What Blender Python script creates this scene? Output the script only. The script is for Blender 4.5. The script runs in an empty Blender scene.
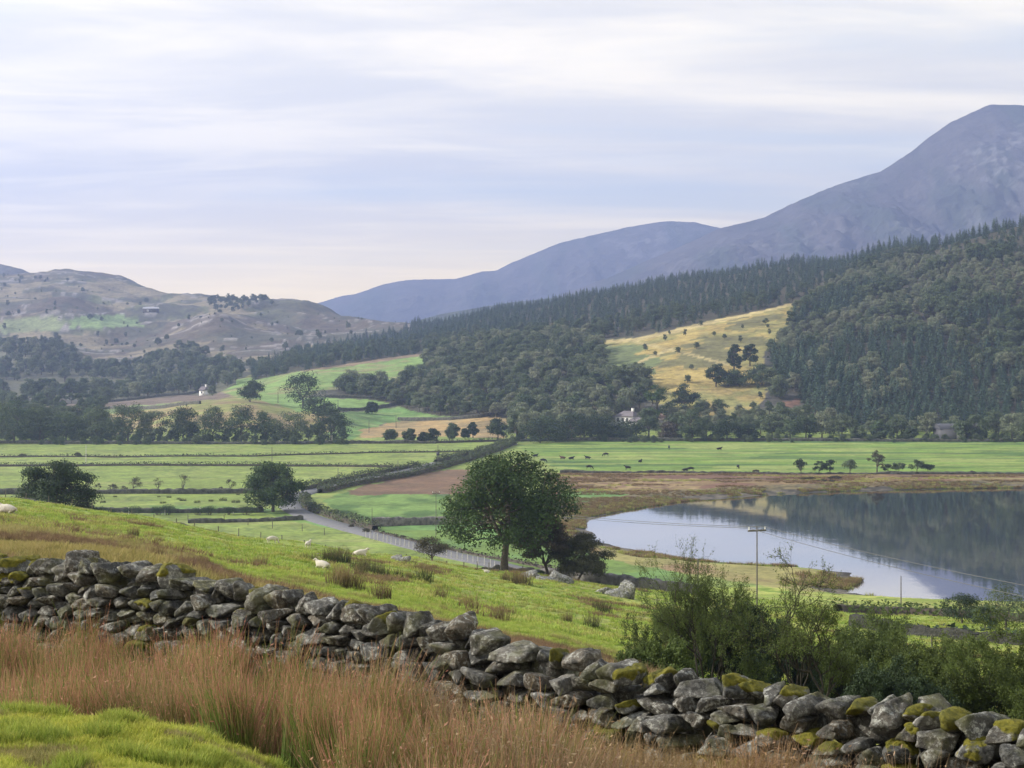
import bpy, math, random
import numpy as np
from math import radians as R
SC = bpy.context.scene
COL = SC.collection
F, CX, HY, EYE = 1800.0, 512.0, 350.0, 34.2

# ------------------------------------------------------------------ camera
cam = bpy.data.objects.new('camera', bpy.data.cameras.new('camera'))
COL.objects.link(cam)
cam.location = (0, 0, EYE)
cam.rotation_euler = (R(90), 0, 0)
cam.data.sensor_width = 36
cam.data.lens = 36 * F / 1024
cam.data.shift_y = -(384 - HY) / 1024
cam.data.clip_start = 0.1
cam.data.clip_end = 30000
SC.camera = cam

# ------------------------------------------------------------------ light
SUN_EL, SUN_AZ = 32.0, -84.0        # azimuth measured from +Y (view direction), negative = left
sun = bpy.data.objects.new('sun', bpy.data.lights.new('sun', 'SUN'))
COL.objects.link(sun)
sun.data.energy = 5.0
sun.data.angle = R(2.0)
sun.data.color = (1.0, 0.93, 0.82)
sun.rotation_euler = (R(90 - SUN_EL), 0, R(180 - SUN_AZ))
sun.location = (-200, 100, 300)

W = bpy.data.worlds.new('World'); SC.world = W; W.use_nodes = True
def build_world():
    nt = W.node_tree; N = nt.nodes; L = nt.links; N.clear()
    out = N.new('ShaderNodeOutputWorld'); bg = N.new('ShaderNodeBackground')
    sky = N.new('ShaderNodeTexSky'); sky.sky_type = 'NISHITA'; sky.sun_disc = False
    sky.sun_elevation = R(SUN_EL); sky.sun_rotation = R(SUN_AZ); sky.air_density = 1.0; sky.dust_density = 1.5
    bg.inputs['Strength'].default_value = 0.125
    tc = N.new('ShaderNodeTexCoord'); sep = N.new('ShaderNodeSeparateXYZ'); L.new(tc.outputs['Generated'], sep.inputs[0])
    # clouds as a flat layer seen in perspective: direction divided by its height
    zc = N.new('ShaderNodeMath'); zc.operation = 'ADD'; zc.inputs[1].default_value = 0.045; L.new(sep.outputs['Z'], zc.inputs[0])
    zm = N.new('ShaderNodeMath'); zm.operation = 'MAXIMUM'; zm.inputs[1].default_value = 0.02; L.new(zc.outputs[0], zm.inputs[0])
    dx = N.new('ShaderNodeMath'); dx.operation = 'DIVIDE'; L.new(sep.outputs['X'], dx.inputs[0]); L.new(zm.outputs[0], dx.inputs[1])
    dy = N.new('ShaderNodeMath'); dy.operation = 'DIVIDE'; L.new(sep.outputs['Y'], dy.inputs[0]); L.new(zm.outputs[0], dy.inputs[1])
    cb = N.new('ShaderNodeCombineXYZ'); L.new(dx.outputs[0], cb.inputs[0]); L.new(dy.outputs[0], cb.inputs[1])
    def noise(scale, det, loc, vs=(1, 1, 1), dist=0.0):
        mp = N.new('ShaderNodeMapping'); mp.inputs['Location'].default_value = loc; mp.inputs['Scale'].default_value = vs
        L.new(cb.outputs[0], mp.inputs[0])
        n = N.new('ShaderNodeTexNoise'); n.inputs['Scale'].default_value = scale; n.inputs['Detail'].default_value = det
        n.inputs['Roughness'].default_value = 0.55; n.inputs['Distortion'].default_value = dist
        L.new(mp.outputs[0], n.inputs['Vector']); return n
    def ramp(src, a, b):
        m = N.new('ShaderNodeMapRange'); m.interpolation_type = 'SMOOTHSTEP'
        m.inputs['From Min'].default_value = a; m.inputs['From Max'].default_value = b
        L.new(src, m.inputs['Value']); return m.outputs[0]
    n1 = noise(0.42, 6, (3.1, 7.7, 0), (0.55, 1.0, 1), 0.3)
    n2 = noise(1.3, 5, (11.0, 2.0, 0), (0.6, 1, 1), 0.4)
    cover = ramp(n1.outputs['Fac'], 0.30, 0.50)
    shade = ramp(n2.outputs['Fac'], 0.35, 0.68)
    # cloud brightness: cream-white where thin, blue-grey where thick
    cc = N.new('ShaderNodeMix'); cc.data_type = 'RGBA'
    cc.inputs[6].default_value = (7.2, 6.8, 5.9, 1); cc.inputs[7].default_value = (10.7, 9.5, 7.0, 1)
    L.new(shade, cc.inputs[0])
    # overhead the veil is thinner and darker than over the horizon
    veil = N.new('ShaderNodeMix'); veil.data_type = 'RGBA'; veil.inputs[6].default_value = (5.9, 6.5, 6.5, 1)
    L.new(cc.outputs[2], veil.inputs[7]); L.new(cover, veil.inputs[0])
    hz = ramp(sep.outputs['Z'], 0.10, -0.01)
    hm = N.new('ShaderNodeMix'); hm.data_type = 'RGBA'; hm.inputs[7].default_value = (17.5, 12.6, 4.0, 1)
    L.new(veil.outputs[2], hm.inputs[6]); L.new(hz, hm.inputs[0])
    up = ramp(sep.outputs['Z'], 0.2, 0.9)
    um = N.new('ShaderNodeMix'); um.data_type = 'RGBA'; um.inputs[7].default_value = (2.6, 3.0, 3.8, 1)
    L.new(hm.outputs[2], um.inputs[6]); L.new(up, um.inputs[0])
    # thin cloud: a share of the clear sky shows through everywhere
    mx = N.new('ShaderNodeMix'); mx.data_type = 'RGBA'; mx.inputs[0].default_value = 0.9
    L.new(sky.outputs[0], mx.inputs[6]); L.new(um.outputs[2], mx.inputs[7])
    L.new(mx.outputs[2], bg.inputs['Color']); L.new(bg.outputs[0], out.inputs['Surface'])
build_world()
SC.view_settings.view_transform = 'Standard'
SC.view_settings.look = 'None'
SC.view_settings.exposure = 0.5
SC.view_settings.gamma = 1.0
SC.view_settings.use_curve_mapping = False
SC.cycles.use_denoising = True
SC.cycles.max_bounces = 6
SC.cycles.diffuse_bounces = 2
SC.cycles.glossy_bounces = 3
SC.cycles.transmission_bounces = 3
SC.cycles.volume_bounces = 1
SC.cycles.transparent_max_bounces = 8
SC.cycles.use_adaptive_sampling = True
SC.cycles.adaptive_threshold = 0.015

# ------------------------------------------------------------------ numpy noise
def _hash(ix, iy, iz, s):
    h = (ix.astype(np.int64) * 374761393 + iy.astype(np.int64) * 668265263 + iz.astype(np.int64) * 1274126177 + s * 982451653) & 0xffffffff
    h = ((h ^ (h >> 13)) * 1274126177) & 0xffffffff
    h = ((h ^ (h >> 16)) * 668265263) & 0xffffffff
    return ((h ^ (h >> 15)) & 0xffffff) / float(0xffffff)
def vnoise(x, y, z=0.0, s=0):
    x, y, z = np.broadcast_arrays(np.asarray(x, float), np.asarray(y, float), np.asarray(z, float))
    ix, iy, iz = np.floor(x), np.floor(y), np.floor(z)
    fx, fy, fz = x - ix, y - iy, z - iz
    fx, fy, fz = [f * f * (3 - 2 * f) for f in (fx, fy, fz)]
    r = 0
    for a in (0, 1):
        for b in (0, 1):
            for c in (0, 1):
                w = (fx if a else 1 - fx) * (fy if b else 1 - fy) * (fz if c else 1 - fz)
                r = r + w * _hash(ix + a, iy + b, iz + c, s)
    return r * 2 - 1
def fbm(x, y, z=0.0, octv=4, s=0, gain=0.5):
    r, a, t = 0, 1.0, 0
    x, y, z = np.asarray(x, float), np.asarray(y, float), np.asarray(z, float)
    for o in range(octv):
        r = r + a * vnoise(x + o * 17.3, y - o * 9.1, z + o * 5.7, s + o); t += a
        a *= gain; x, y, z = x * 2.03, y * 2.03, z * 2.03
    return r / t
def sst(a, b, x):
    t = np.clip((np.asarray(x, float) - a) / (b - a), 0, 1); return t * t * (3 - 2 * t)

# ------------------------------------------------------------------ terrain height
def table(knots_px, knots_Y, Z):
    kx, ky, Z = np.array(knots_px, float), np.log(np.array(knots_Y, float)), np.array(Z, float)
    def f(px, Y):
        px, Y = np.broadcast_arrays(px, Y)
        c = np.clip(px, kx[0], kx[-1]); r = np.clip(np.log(np.maximum(Y, 1e-3)), ky[0], ky[-1])
        i = np.clip(np.searchsorted(kx, c, 'right') - 1, 0, len(kx) - 2)
        j = np.clip(np.searchsorted(ky, r, 'right') - 1, 0, len(ky) - 2)
        u = (c - kx[i]) / (kx[i + 1] - kx[i]); v = (r - ky[j]) / (ky[j + 1] - ky[j])
        u = u * u * (3 - 2 * u) * 0.5 + u * 0.5
        return (Z[i, j] * (1 - u) + Z[i + 1, j] * u) * (1 - v) + (Z[i, j + 1] * (1 - u) + Z[i + 1, j + 1] * u) * v
    return f
def SH(Y): return (EYE - 27.0) - (370 - HY) / F * Y      # the near bank is level with the eye, not with the lake
def prof(pairs, Ys):
    """pairs (Y, ys) or (Y, 'z', height) of what a column shows -> heights at Ys"""
    Y = [p[0] for p in pairs]; z = [p[2] if p[1] == 'z' else EYE + (HY - p[1]) / F * p[0] for p in pairs]
    return np.interp(np.log(Ys), np.log(Y), z)
NEARY = [14, 18, 24, 30, 42, 60, 80, 100, 125, 150, 167, 185, 205, 217, 230, 243, 258, 280, 300, 400]
near_cols = {
 -300: [(14,'z',23.6),(18,'z',23.7),(30,540),(60,505),(100,485),(150,475),(185,474),(230,480),(300,485),(400,'z',1.4)],
 0:    [(14,'z',23.5),(20,'z',23.7),(30,555),(60,527),(100,508),(150,499),(167,499),(185,'z',18.4),(230,'z',9),(280,'z',1.8),(300,'z',1.3),(400,'z',1.2)],
 128:  [(14,'z',23.5),(18,'z',23.7),(30,562),(60,541),(100,527),(150,517),(167,515),(185,'z',15.5),(230,'z',7),(280,'z',1.6),(300,'z',1.3),(400,'z',1.2)],
 256:  [(14,'z',23.5),(18,'z',23.7),(30,592),(60,568),(100,552),(150,539),(167,538),(185,'z',12.8),(230,'z',6),(270,'z',1.6),(300,'z',1.2),(400,'z',1.2)],
 384:  [(14,'z',23.5),(18,'z',23.6),(30,615),(60,590),(100,573),(150,556),(167,554),(185,'z',10.4),(230,'z',4.6),(265,'z',1.4),(300,'z',1.2),(400,'z',1.2)],
 512:  [(14,'z',23.5),(17,'z',23.5),(30,650),(60,620),(100,600),(150,578),(185,571),(205,'z',8.0),(230,'z',4.2),(258,'z',1.4),(300,'z',1.2),(400,'z',1.2)],
 640:  [(14,'z',23.5),(17,'z',23.3),(30,675),(60,648),(100,622),(150,600),(185,588),(205,588),(230,'z',3.0),(246,'z',1.3),(400,'z',1.2)],
 768:  [(14,'z',23.4),(17,'z',23.0),(30,720),(60,690),(100,650),(150,615),(185,600),(205,600),(230,'z',2.6),(242,'z',1.2),(400,'z',1.2)],
 896:  [(14,'z',23.3),(17,'z',22.8),(30,740),(60,700),(100,655),(150,625),(185,612),(205,609),(225,'z',3.0),(238,'z',1.2),(400,'z',1.2)],
 1024: [(14,'z',23.2),(17,'z',22.7),(30,760),(60,710),(100,660),(150,630),(185,614),(205,611),(225,'z',2.8),(238,'z',1.2),(400,'z',1.2)],
 1400: [(14,'z',23.2),(17,'z',22.7),(30,770),(60,715),(100,665),(150,635),(185,617),(205,613),(225,'z',2.6),(238,'z',1.2),(400,'z',1.2)]}
for k_ in near_cols: near_cols[k_] = [(p[0], 'z', p[2] + SH(p[0])) if p[1] == 'z' and p[0] <= 24 else p for p in near_cols[k_]]
near_f = table(list(near_cols), NEARY, [prof(near_cols[k], NEARY) for k in near_cols])
FARY = [560, 640, 670, 710, 750, 800, 850, 900, 1000, 1100, 1200, 1300, 1400, 1500, 1600, 1700, 1800, 1950, 2100, 2250, 2400, 2600, 2750, 3000, 3300, 3700]
far_cols = {
 -500: [(640,'z',1.2),(800,415),(1000,385),(1300,350),(1700,300),(2100,260),(2600,230),(3300,'z',20)],
 -100: [(640,'z',1.2),(800,420),(1000,402),(1300,380),(1700,335),(2100,295),(2600,262),(2750,258),(3300,'z',60)],
 0:    [(640,'z',1.2),(670,'z',1.3),(800,423),(1000,405),(1300,385),(1700,340),(2100,300),(2500,274),(2750,267),(3300,'z',40)],
 60:   [(640,'z',1.2),(670,'z',1.3),(800,422),(1000,402),(1300,383),(1700,338),(2100,300),(2400,277),(2600,274),(3000,'z',30)],
 128:  [(640,'z',1.2),(670,'z',1.3),(750,427),(850,410),(1000,400),(1200,390),(1500,360),(1800,332),(2200,298),(2500,279),(2600,279),(3000,'z',10)],
 200:  [(640,'z',1.2),(670,'z',1.3),(750,410),(790,401),(850,404),(1000,398),(1200,388),(1500,360),(1800,335),(2200,305),(2400,296),(2700,'z',10)],
 245:  [(640,'z',1.2),(670,'z',1.3),(740,408),(780,399),(850,402),(1000,392),(1150,382),(1400,366),(1800,336),(2200,305),(2400,293),(2700,'z',5)],
 320:  [(640,'z',1.2),(690,'z',1.6),(750,416),(790,'z',7),(850,404),(950,390),(1100,372),(1250,358),(1400,356),(1700,350),(2100,326),(2400,309),(2700,'z',5)],
 400:  [(640,'z',1.2),(690,'z',1.6),(800,423),(900,402),(1000,385),(1150,365),(1250,356),(1400,350),(1600,341),(1800,'z',38),(2100,329),(2400,320),(2700,'z',5)],
 512:  [(640,'z',1.2),(690,'z',1.6),(750,425),(850,400),(950,375),(1100,352),(1400,333),(1800,316),(2100,308),(2200,307),(2600,'z',10)],
 600:  [(640,'z',1.2),(690,'z',1.6),(740,420),(850,392),(1000,362),(1200,338),(1500,318),(1900,296),(2100,291),(2600,'z',20)],
 700:  [(640,'z',1.2),(690,'z',1.6),(740,420),(850,386),(1000,347),(1200,320),(1600,296),(1950,277),(2100,275),(2600,'z',30)],
 800:  [(640,'z',1.2),(690,'z',1.8),(740,418),(850,383),(1000,345),(1200,306),(1500,282),(1850,263),(1950,262),(2400,'z',60)],
 900:  [(640,'z',1.2),(690,'z',1.8),(720,425),(800,393),(900,357),(1000,326),(1150,295),(1300,268),(1500,247),(1600,246),(2100,'z',70)],
 1024: [(640,'z',1.2),(690,'z',1.8),(720,424),(800,388),(900,347),(1000,310),(1150,265),(1300,226),(1350,222),(1400,223),(1900,'z',90)],
 1200: [(640,'z',1.2),(690,'z',1.8),(720,422),(800,380),(900,335),(1000,295),(1150,240),(1300,190),(1400,180),(2000,'z',90)],
 1700: [(640,'z',1.2),(690,'z',1.8),(800,370),(1000,270),(1300,150),(1500,140),(2200,'z',90)]}
def squeeze(px, Y): k = np.interp(px, [128, 400, 600], [1, .75, .59]); return Y if Y < 690 else 690 + (Y - 690) * k
far_cols = {k_: [((squeeze(k_, p[0]),) + p[1:]) for p in v] for k_, v in far_cols.items()}
far_f = table(list(far_cols), FARY, [prof(far_cols[k], FARY) for k in far_cols])
LAKE_PX = [(583,519),(600,515),(640,508),(680,502),(720,498),(780,494),(850,491),(940,489),(1024,488),(1300,487),(1500,500),(1500,640),
           (1200,616),(1024,610),(960,607),(900,602),(870,597),(842,592),(850,588),(862,580),(852,573),(820,569),(780,567),(740,564),(700,562),(672,559),(640,552),(610,546),(592,541),(585,532)]
def ground_pt(px, ys, z=0.0):
    Y = (EYE - z) * F / (ys - HY); return ((px - CX) / F * Y, Y)
LAKE = np.array([ground_pt(a, b) for a, b in LAKE_PX])
def in_poly(x, y, P):
    P = np.asarray(P, float); r = np.zeros(np.shape(x), bool); n = len(P)
    for i in range(n):
        x1, y1 = P[i]; x2, y2 = P[(i + 1) % n]
        if y1 == y2: continue
        c = ((y1 > y) != (y2 > y)) & (x < (x2 - x1) * (y - y1) / (y2 - y1) + x1)
        r ^= c
    return r
def dist_poly(x, y, P, closed=True):
    d = np.full(np.shape(x), 1e9); n = len(P)
    for i in range(n if closed else n - 1):
        ax, ay = P[i]; bx, by = P[(i + 1) % n]; vx, vy = bx - ax, by - ay
        t = np.clip(((x - ax) * vx + (y - ay) * vy) / (vx * vx + vy * vy + 1e-9), 0, 1)
        d = np.minimum(d, np.hypot(x - ax - t * vx, y - ay - t * vy))
    return d
def lin(c): return tuple(((v / 255) ** 2.2) for v in c)

OFF = 25.0
V = np.unique(np.concatenate([-CX - np.geomspace(60, 6000, 34)[::-1] + 400, np.arange(-72, 1098, 2.25), 1098 + np.geomspace(20, 6000, 40)]))
ROWS = np.unique(np.concatenate([np.linspace(-18, 2, 12), np.linspace(2, 8, 24), np.geomspace(8, 26, 110), np.geomspace(26, 190, 170),
       np.geomspace(190, 700, 360), np.geomspace(700, 2700, 250), np.geomspace(2700, 7400, 26)]))
GV, GY = np.meshgrid(V, ROWS)
GX = (GV - CX) / F * (GY + OFF)
GP = CX + F * GX / np.maximum(GY, 4.0)
def height(px, Y, x):
    crest = np.interp(px, [-900, 0, 128, 200, 256, 300, 380, 600, 1100], [25.1, 24.88, 24.82, 24.72, 24.58, 24.44, 24.12, 23.75, 23.6]) + SH(11)
    camside = np.where(Y < 9.5, crest + (25.3 + SH(2) - crest) * sst(9.5, 0, Y), crest + (23.75 + SH(13) - crest) * sst(11.0, 13.2, Y))
    zn = near_f(px, Y)
    z = camside * (1 - sst(13.0, 17.0, Y)) + zn * sst(13.0, 17.0, Y)
    z = np.where(Y > 400, 1.2, z)
    zf = far_f(px, Y)
    z = np.where(Y > 560, zf, z)
    z = np.where(Y > 2700, z * sst(4500, 2700, Y) , z)
    return z
GZ = height(GP, GY, GX)
# soften the joints of the profiles
for it in range(10):
    k = GZ.copy()
    k[1:-1] = (GZ[:-2] + 2 * GZ[1:-1] + GZ[2:]) / 4
    k[:, 1:-1] = (k[:, :-2] + 2 * k[:, 1:-1] + k[:, 2:]) / 4
    GZ = np.where(GY < 12.5, GZ, k)
for it in range(5):
    GZ[:, 1:-1] = (GZ[:, :-2] + 2 * GZ[:, 1:-1] + GZ[:, 2:]) / 4
# relief
near_m = (1 - sst(170, 230, GY))
GZ += near_m * (fbm(GX * 1.3, GY * 1.3, 0, 3, 5) * 0.05 + sst(20, 40, GY) * fbm(GX * 0.12, GY * 0.12, 0, 3, 6) * 0.35)
GZ += sst(190, 260, GY) * (1 - sst(600, 700, GY)) * fbm(GX * 0.05, GY * 0.05, 0, 3, 7) * 0.25
farm = sst(720, 1100, GY)
lefth = sst(470, 330, GP) * sst(1300, 1800, GY)
rid = 1 - np.abs(fbm(GX / 190, GY / 190, 0, 5, 11)) * 2.2
rid2 = 1 - np.abs(fbm(GX / 60, GY / 60, 0, 4, 13)) * 2.0
GZ += farm * fbm(GX / 90, GY / 90, 0, 4, 9) * 2.2
GZ += lefth * ((rid - 0.45) * 11 + (rid2 - 0.5) * 5.0)
# wooded knoll on the left skyline and two bumps beside it
def bump(px0, Y0, wpx, wY, hgt):
    global GZ
    GZ += hgt * np.exp(-((GP - px0) / wpx) ** 2 - ((GY - Y0) / wY) ** 2)
bump(243, 2380, 20, 130, 8); bump(186, 2400, 10, 120, 7); bump(80, 2560, 28, 140, 6); bump(150, 2450, 16, 120, 3)
bump(350, 2400, 22, 90, 6); bump(30, 1500, 34, 110, 13); bump(215, 1700, 28, 120, 12); bump(60,1900,40,100,12); bump(175,1350,26,70,7); bump(300,2000,30,100,10)
bump(330, 745, 26, 30, 2.0)
# lake basin
sel = (GY > 150) & (GY < 560) & (GX > -20)
xs, ys_ = GX[sel], GY[sel]
dl = dist_poly(xs, ys_, LAKE); dl = np.where(in_poly(xs, ys_, LAKE), -dl, dl)
dl = dl + fbm(xs / 5, ys_ / 7, 0, 4, 21) * 2.4
zz = GZ[sel]
shore = np.clip(0.05 + dl * 0.13, -1.5, None)
GZ[sel] = np.where(dl < 9, np.minimum(zz, np.maximum(shore, -1.5)), zz)
DL = np.full(GX.shape, 1e3); DL[sel] = dl
def H(x, y):
    """height of the ground sheet under world points"""
    x = np.atleast_1d(np.asarray(x, float)); y = np.atleast_1d(np.asarray(y, float))
    v = CX + F * x / (y + OFF)
    i = np.clip(np.searchsorted(ROWS, y, 'right') - 1, 0, len(ROWS) - 2); j = np.clip(np.searchsorted(V, v, 'right') - 1, 0, len(V) - 2)
    a = np.clip((y - ROWS[i]) / (ROWS[i + 1] - ROWS[i]), 0, 1); b = np.clip((v - V[j]) / (V[j + 1] - V[j]), 0, 1)
    return (GZ[i, j] * (1 - b) + GZ[i, j + 1] * b) * (1 - a) + (GZ[i + 1, j] * (1 - b) + GZ[i + 1, j + 1] * b) * a
def h1(x, y): return float(H(x, y)[0])
def at(px, Y): x = (px - CX) / F * Y; return (x, Y, h1(x, Y))
def hit(px, ys, Y0=20, Y1=3000):
    """where the sight line through a photo point meets the ground beyond Y0"""
    Ys = np.geomspace(Y0, Y1, 1600); z = H((px - CX) / F * Ys, Ys); s = HY + (EYE - z) / Ys * F
    k = np.nonzero(s <= ys)[0]
    Y = Ys[k[0]] if len(k) else Ys[-1]
    return at(px, float(Y))
GS = HY + (EYE - GZ) / np.maximum(GY, 1.0) * F      # photo row of every ground point
# terrain visibility per grid column (running minimum of the row going outward)
# outlines of the woods, as the photo shows them
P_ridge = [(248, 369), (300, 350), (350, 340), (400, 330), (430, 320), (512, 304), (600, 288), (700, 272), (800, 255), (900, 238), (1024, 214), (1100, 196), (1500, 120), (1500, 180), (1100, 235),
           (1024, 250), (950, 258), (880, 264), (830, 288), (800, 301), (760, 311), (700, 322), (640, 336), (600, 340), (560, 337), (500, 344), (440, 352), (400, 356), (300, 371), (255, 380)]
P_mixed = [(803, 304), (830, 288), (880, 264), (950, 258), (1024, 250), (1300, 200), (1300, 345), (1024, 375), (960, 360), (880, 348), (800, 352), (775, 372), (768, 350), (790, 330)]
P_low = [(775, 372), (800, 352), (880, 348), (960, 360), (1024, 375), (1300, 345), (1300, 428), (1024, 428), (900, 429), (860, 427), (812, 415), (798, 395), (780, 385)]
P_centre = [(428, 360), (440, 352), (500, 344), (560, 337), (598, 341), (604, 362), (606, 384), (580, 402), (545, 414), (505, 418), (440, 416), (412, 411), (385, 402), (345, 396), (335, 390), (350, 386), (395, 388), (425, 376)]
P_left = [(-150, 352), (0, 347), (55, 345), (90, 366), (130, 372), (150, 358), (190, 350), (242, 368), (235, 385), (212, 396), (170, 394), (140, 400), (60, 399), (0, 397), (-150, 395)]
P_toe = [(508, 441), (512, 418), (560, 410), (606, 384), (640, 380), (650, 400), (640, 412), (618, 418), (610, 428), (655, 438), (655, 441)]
# ------------------------------------------------------------------ land cover (albedo per ground point)
def cover():
    C = np.zeros(GX.shape + (3,))
    n1 = fbm(GX / 40, GY / 40, 0, 4, 31); n2 = fbm(GX / 9, GY / 9, 0, 4, 32); n3 = fbm(GX / 1.6, GY / 1.6, 0, 3, 33)
    nb = fbm(GX / 160, GY / 160, 0, 5, 34); nw = fbm(GX / 8, GY / 60, 0, 3, 35)
    P, S, Y = GP, GS, GY
    j1 = fbm(P / 9, S / 3, 0, 3, 36) * 1.0; j2 = fbm(P / 9 + 50, S / 3, 0, 3, 37) * 1.0
    def put(mask, col, col2=None, t=None, a=1.0):
        c = np.array(col)[None, :] * np.ones((mask.sum(), 1))
        if col2 is not None:
            tt = (t[mask] if t is not None else 0.5)[:, None]; c = c * (1 - tt) + np.array(col2) * tt
        C[mask] = C[mask] * (1 - a) + c * a
    def poly(pts, Y0, Y1, jit=1.0):
        m = (Y > Y0) & (Y < Y1); r = np.zeros(P.shape, bool)
        r[m] = in_poly(P[m] + j1[m] * 6 * jit, S[m] + j2[m] * 1.6 * jit, pts); return r
    def sm(n, a=-0.25, b=0.25): return sst(a, b, n)
    lime, green, cool, dkg = (.22, .28, .045), (.18, .24, .05), (.125, .195, .042), (.065, .125, .03)
    straw, brown, rust = (.28, .22, .09), (.135, .088, .052), (.165, .10, .06)
    olive, moor, heath = (.115, .13, .055), (.10, .082, .064), (.062, .06, .052)
    # near ground
    m = Y < 252; put(m, lime, (.28, .31, .07), sm(n2))
    m = (Y < 252); put(m & (n3 + n2 * 0.6 > 0.34), (.14, .21, .03))
    put((Y < 252) & (fbm(GX / 3, GY / 12, 0, 3, 41) > 0.22), (.27, .25, .09), a=0.6)
    put((Y > 13) & (Y < 21), brown, olive, sm(n3))
    put((Y > 10.8) & (Y < 13.5) & (GZ < 24.75 + SH(11)), (.07, .075, .03))
    rough = poly([(-900, 474), (-50, 502), (0, 509), (60, 520), (130, 535), (200, 556), (260, 579), (330, 596), (400, 609), (470, 622), (540, 638), (600, 652), (640, 664),
                  (660, 668), (640, 700), (0, 700), (-900, 700)], 17, 100, 2.0)
    put(rough, brown, (.27, .19, .09), sm(n3 + n2))
    put(rough & (n2 + 0.5 * n3 > 0.12), (.24, .22, .07))
    put(poly([(-900, 535), (0, 541), (70, 546), (170, 560), (170, 575), (0, 565), (-900, 560)], 17, 100, 1), (.24, .25, .06), brown, sm(n3))
    # beyond the crest: valley floor
    m = (Y >= 250) & (Y < 690); put(m, green, (.205, .255, .062), sm(n2 + nw)); put(m & (n3 + .5 * n2 > .3), (.13, .18, .045)); put(m & (fbm(GX / 25, GY / 4, 0, 3, 49) > .3), (.25, .27, .09), a=.6)
    put(poly([(150, 514), (256, 512), (300, 522), (350, 532), (440, 556), (520, 572), (640, 600), (640, 560), (560, 545), (430, 505), (372, 526), (256, 507), (150, 505)], 195, 500), cool, (.13, .24, .07), sm(n2))
    put(poly([(372, 526), (436, 524), (600, 556), (690, 575), (690, 604), (500, 572), (430, 550)], 195, 330), (.12, .21, .06), cool, sm(n2))
    put(poly([(326, 500), (345, 492), (450, 490), (445, 520), (380, 521), (340, 516)], 250, 480), dkg, (.15, .24, .06), sm(fbm(GX / 5, GY / 14, 0, 3, 44), -.2, .3))
    put(poly([(345, 491), (372, 484), (440, 470), (520, 468), (520, 494), (440, 494), (350, 495)], 300, 520), rust, brown, sm(n2))
    # bright meadow with darker bands where cattle graze
    mead = poly([(516, 446), (560, 440), (700, 438), (1024, 441), (2600, 441), (2600, 472), (1024, 473), (560, 471)], 400, 720, 0.3)
    put(mead, (.15, .235, .04), (.07, .135, .03), sm(fbm(GX / 60, GY / 9, 0, 4, 45), -.1, .35)); put(mead & (fbm(GX / 35, GY / 6, 0, 3, 53) > .22), (.22, .27, .07))
    mz = poly([(560, 472), (1024, 474), (2600, 474), (2600, 500), (1024, 500), (600, 530), (575, 530), (548, 500)], 260, 500, 0.5)
    put(mz, (.155, .085, .055), (.20, .14, .065), sm(n2 + nw)); put(mz & (fbm(GX / 30, GY / 5, 0, 4, 51) > .18), (.08, .06, .035)); put(mz & (fbm(GX / 30, GY / 6, 0, 4, 52) > .25), (.24, .20, .085))
    put(poly([(560, 489), (600, 490), (628, 494), (625, 500), (575, 505), (560, 505)], 260, 500, 0.5), (.12, .22, .06))
    put(poly([(590, 480), (700, 478), (700, 492), (640, 494), (600, 490)], 260, 500, 1.5), (.26, .20, .09), rust, sm(n3))
    put((DL < 11) & (DL > 0) & (Y > 280), (.17, .14, .07), (.09, .08, .045), sm(n3 + n2, -.1, .2)) 
    put(poly([(583, 540), (640, 548), (690, 562), (780, 566), (870, 575), (870, 592), (800, 592), (700, 575), (640, 566), (590, 555)], 195, 330, 1), (.22, .15, .08), (.24, .22, .08), sm(n2))
    put((DL < 4) & (DL > -4), (.05, .045, .035), (.13, .115, .09), sm(n3 + n2, -.1, .3)); put(DL <= -4, (.03, .03, .03))
    # far hills
    far = Y >= 690
    put(far, olive, heath, sm(n1))
    L = far & (P < 450)
    put(L, moor, (.11, .118, .058), sm(nb + 0.5 * n1, -.2, .3))
    put(L & (n1 + n2 * .6 > 0.12), (.08, .08, .06)); put(L & (rid2 > 0.93) & (Y > 1300), (.24, .22, .21))
    put(L & (nb - n1 > 0.25), (.20, .17, .11))
    put(poly([(68, 320), (95, 314), (125, 316), (148, 325), (110, 328), (70, 327)], 1300, 2400), (.20, .28, .11))
    put(poly([(0, 322), (40, 316), (70, 320), (60, 330), (0, 334)], 1300, 2400), (.19, .22, .11))
    put(poly([(110, 400), (200, 392), (262, 396), (330, 410), (335, 440), (100, 440), (60, 425)], 690, 960), (.20, .21, .065), (.26, .20, .10), sm(n2 + n1, -.2, .3))
    put(poly([(65, 413), (110, 408), (170, 402), (170, 407), (110, 414), (70, 420)], 690, 1150), (.21, .27, .11))
    put(poly([(-30, 408), (60, 405), (110, 403), (230, 390), (230, 398), (110, 408), (60, 415), (-30, 420)], 705, 1300), (.17, .13, .10))
    put(poly([(215, 388), (260, 372), (330, 364), (426, 352), (424, 372), (390, 383), (320, 390), (300, 400), (235, 398)], 705, 1500), (.17, .26, .07), (.22, .22, .09), sm(n1 + n2, -.1, .4))
    put(poly([(330, 362), (425, 351), (425, 356), (300, 372)], 705, 1500), (.22, .16, .10))
    put(poly([(255, 398), (325, 398), (398, 400), (396, 404), (340, 412), (300, 412)], 700, 1200), (.18, .28, .08))
    put(poly([(330, 414), (380, 410), (410, 404), (480, 410), (478, 417), (430, 420), (380, 424), (350, 440), (330, 436)], 660, 1100), (.12, .22, .06), (.19, .27, .09), sm(n2))
    put(poly([(360, 430), (400, 421), (450, 419), (500, 414), (512, 420), (505, 438), (440, 436), (360, 438)], 660, 900), (.36, .25, .11), (.26, .20, .10), sm(n2))
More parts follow.
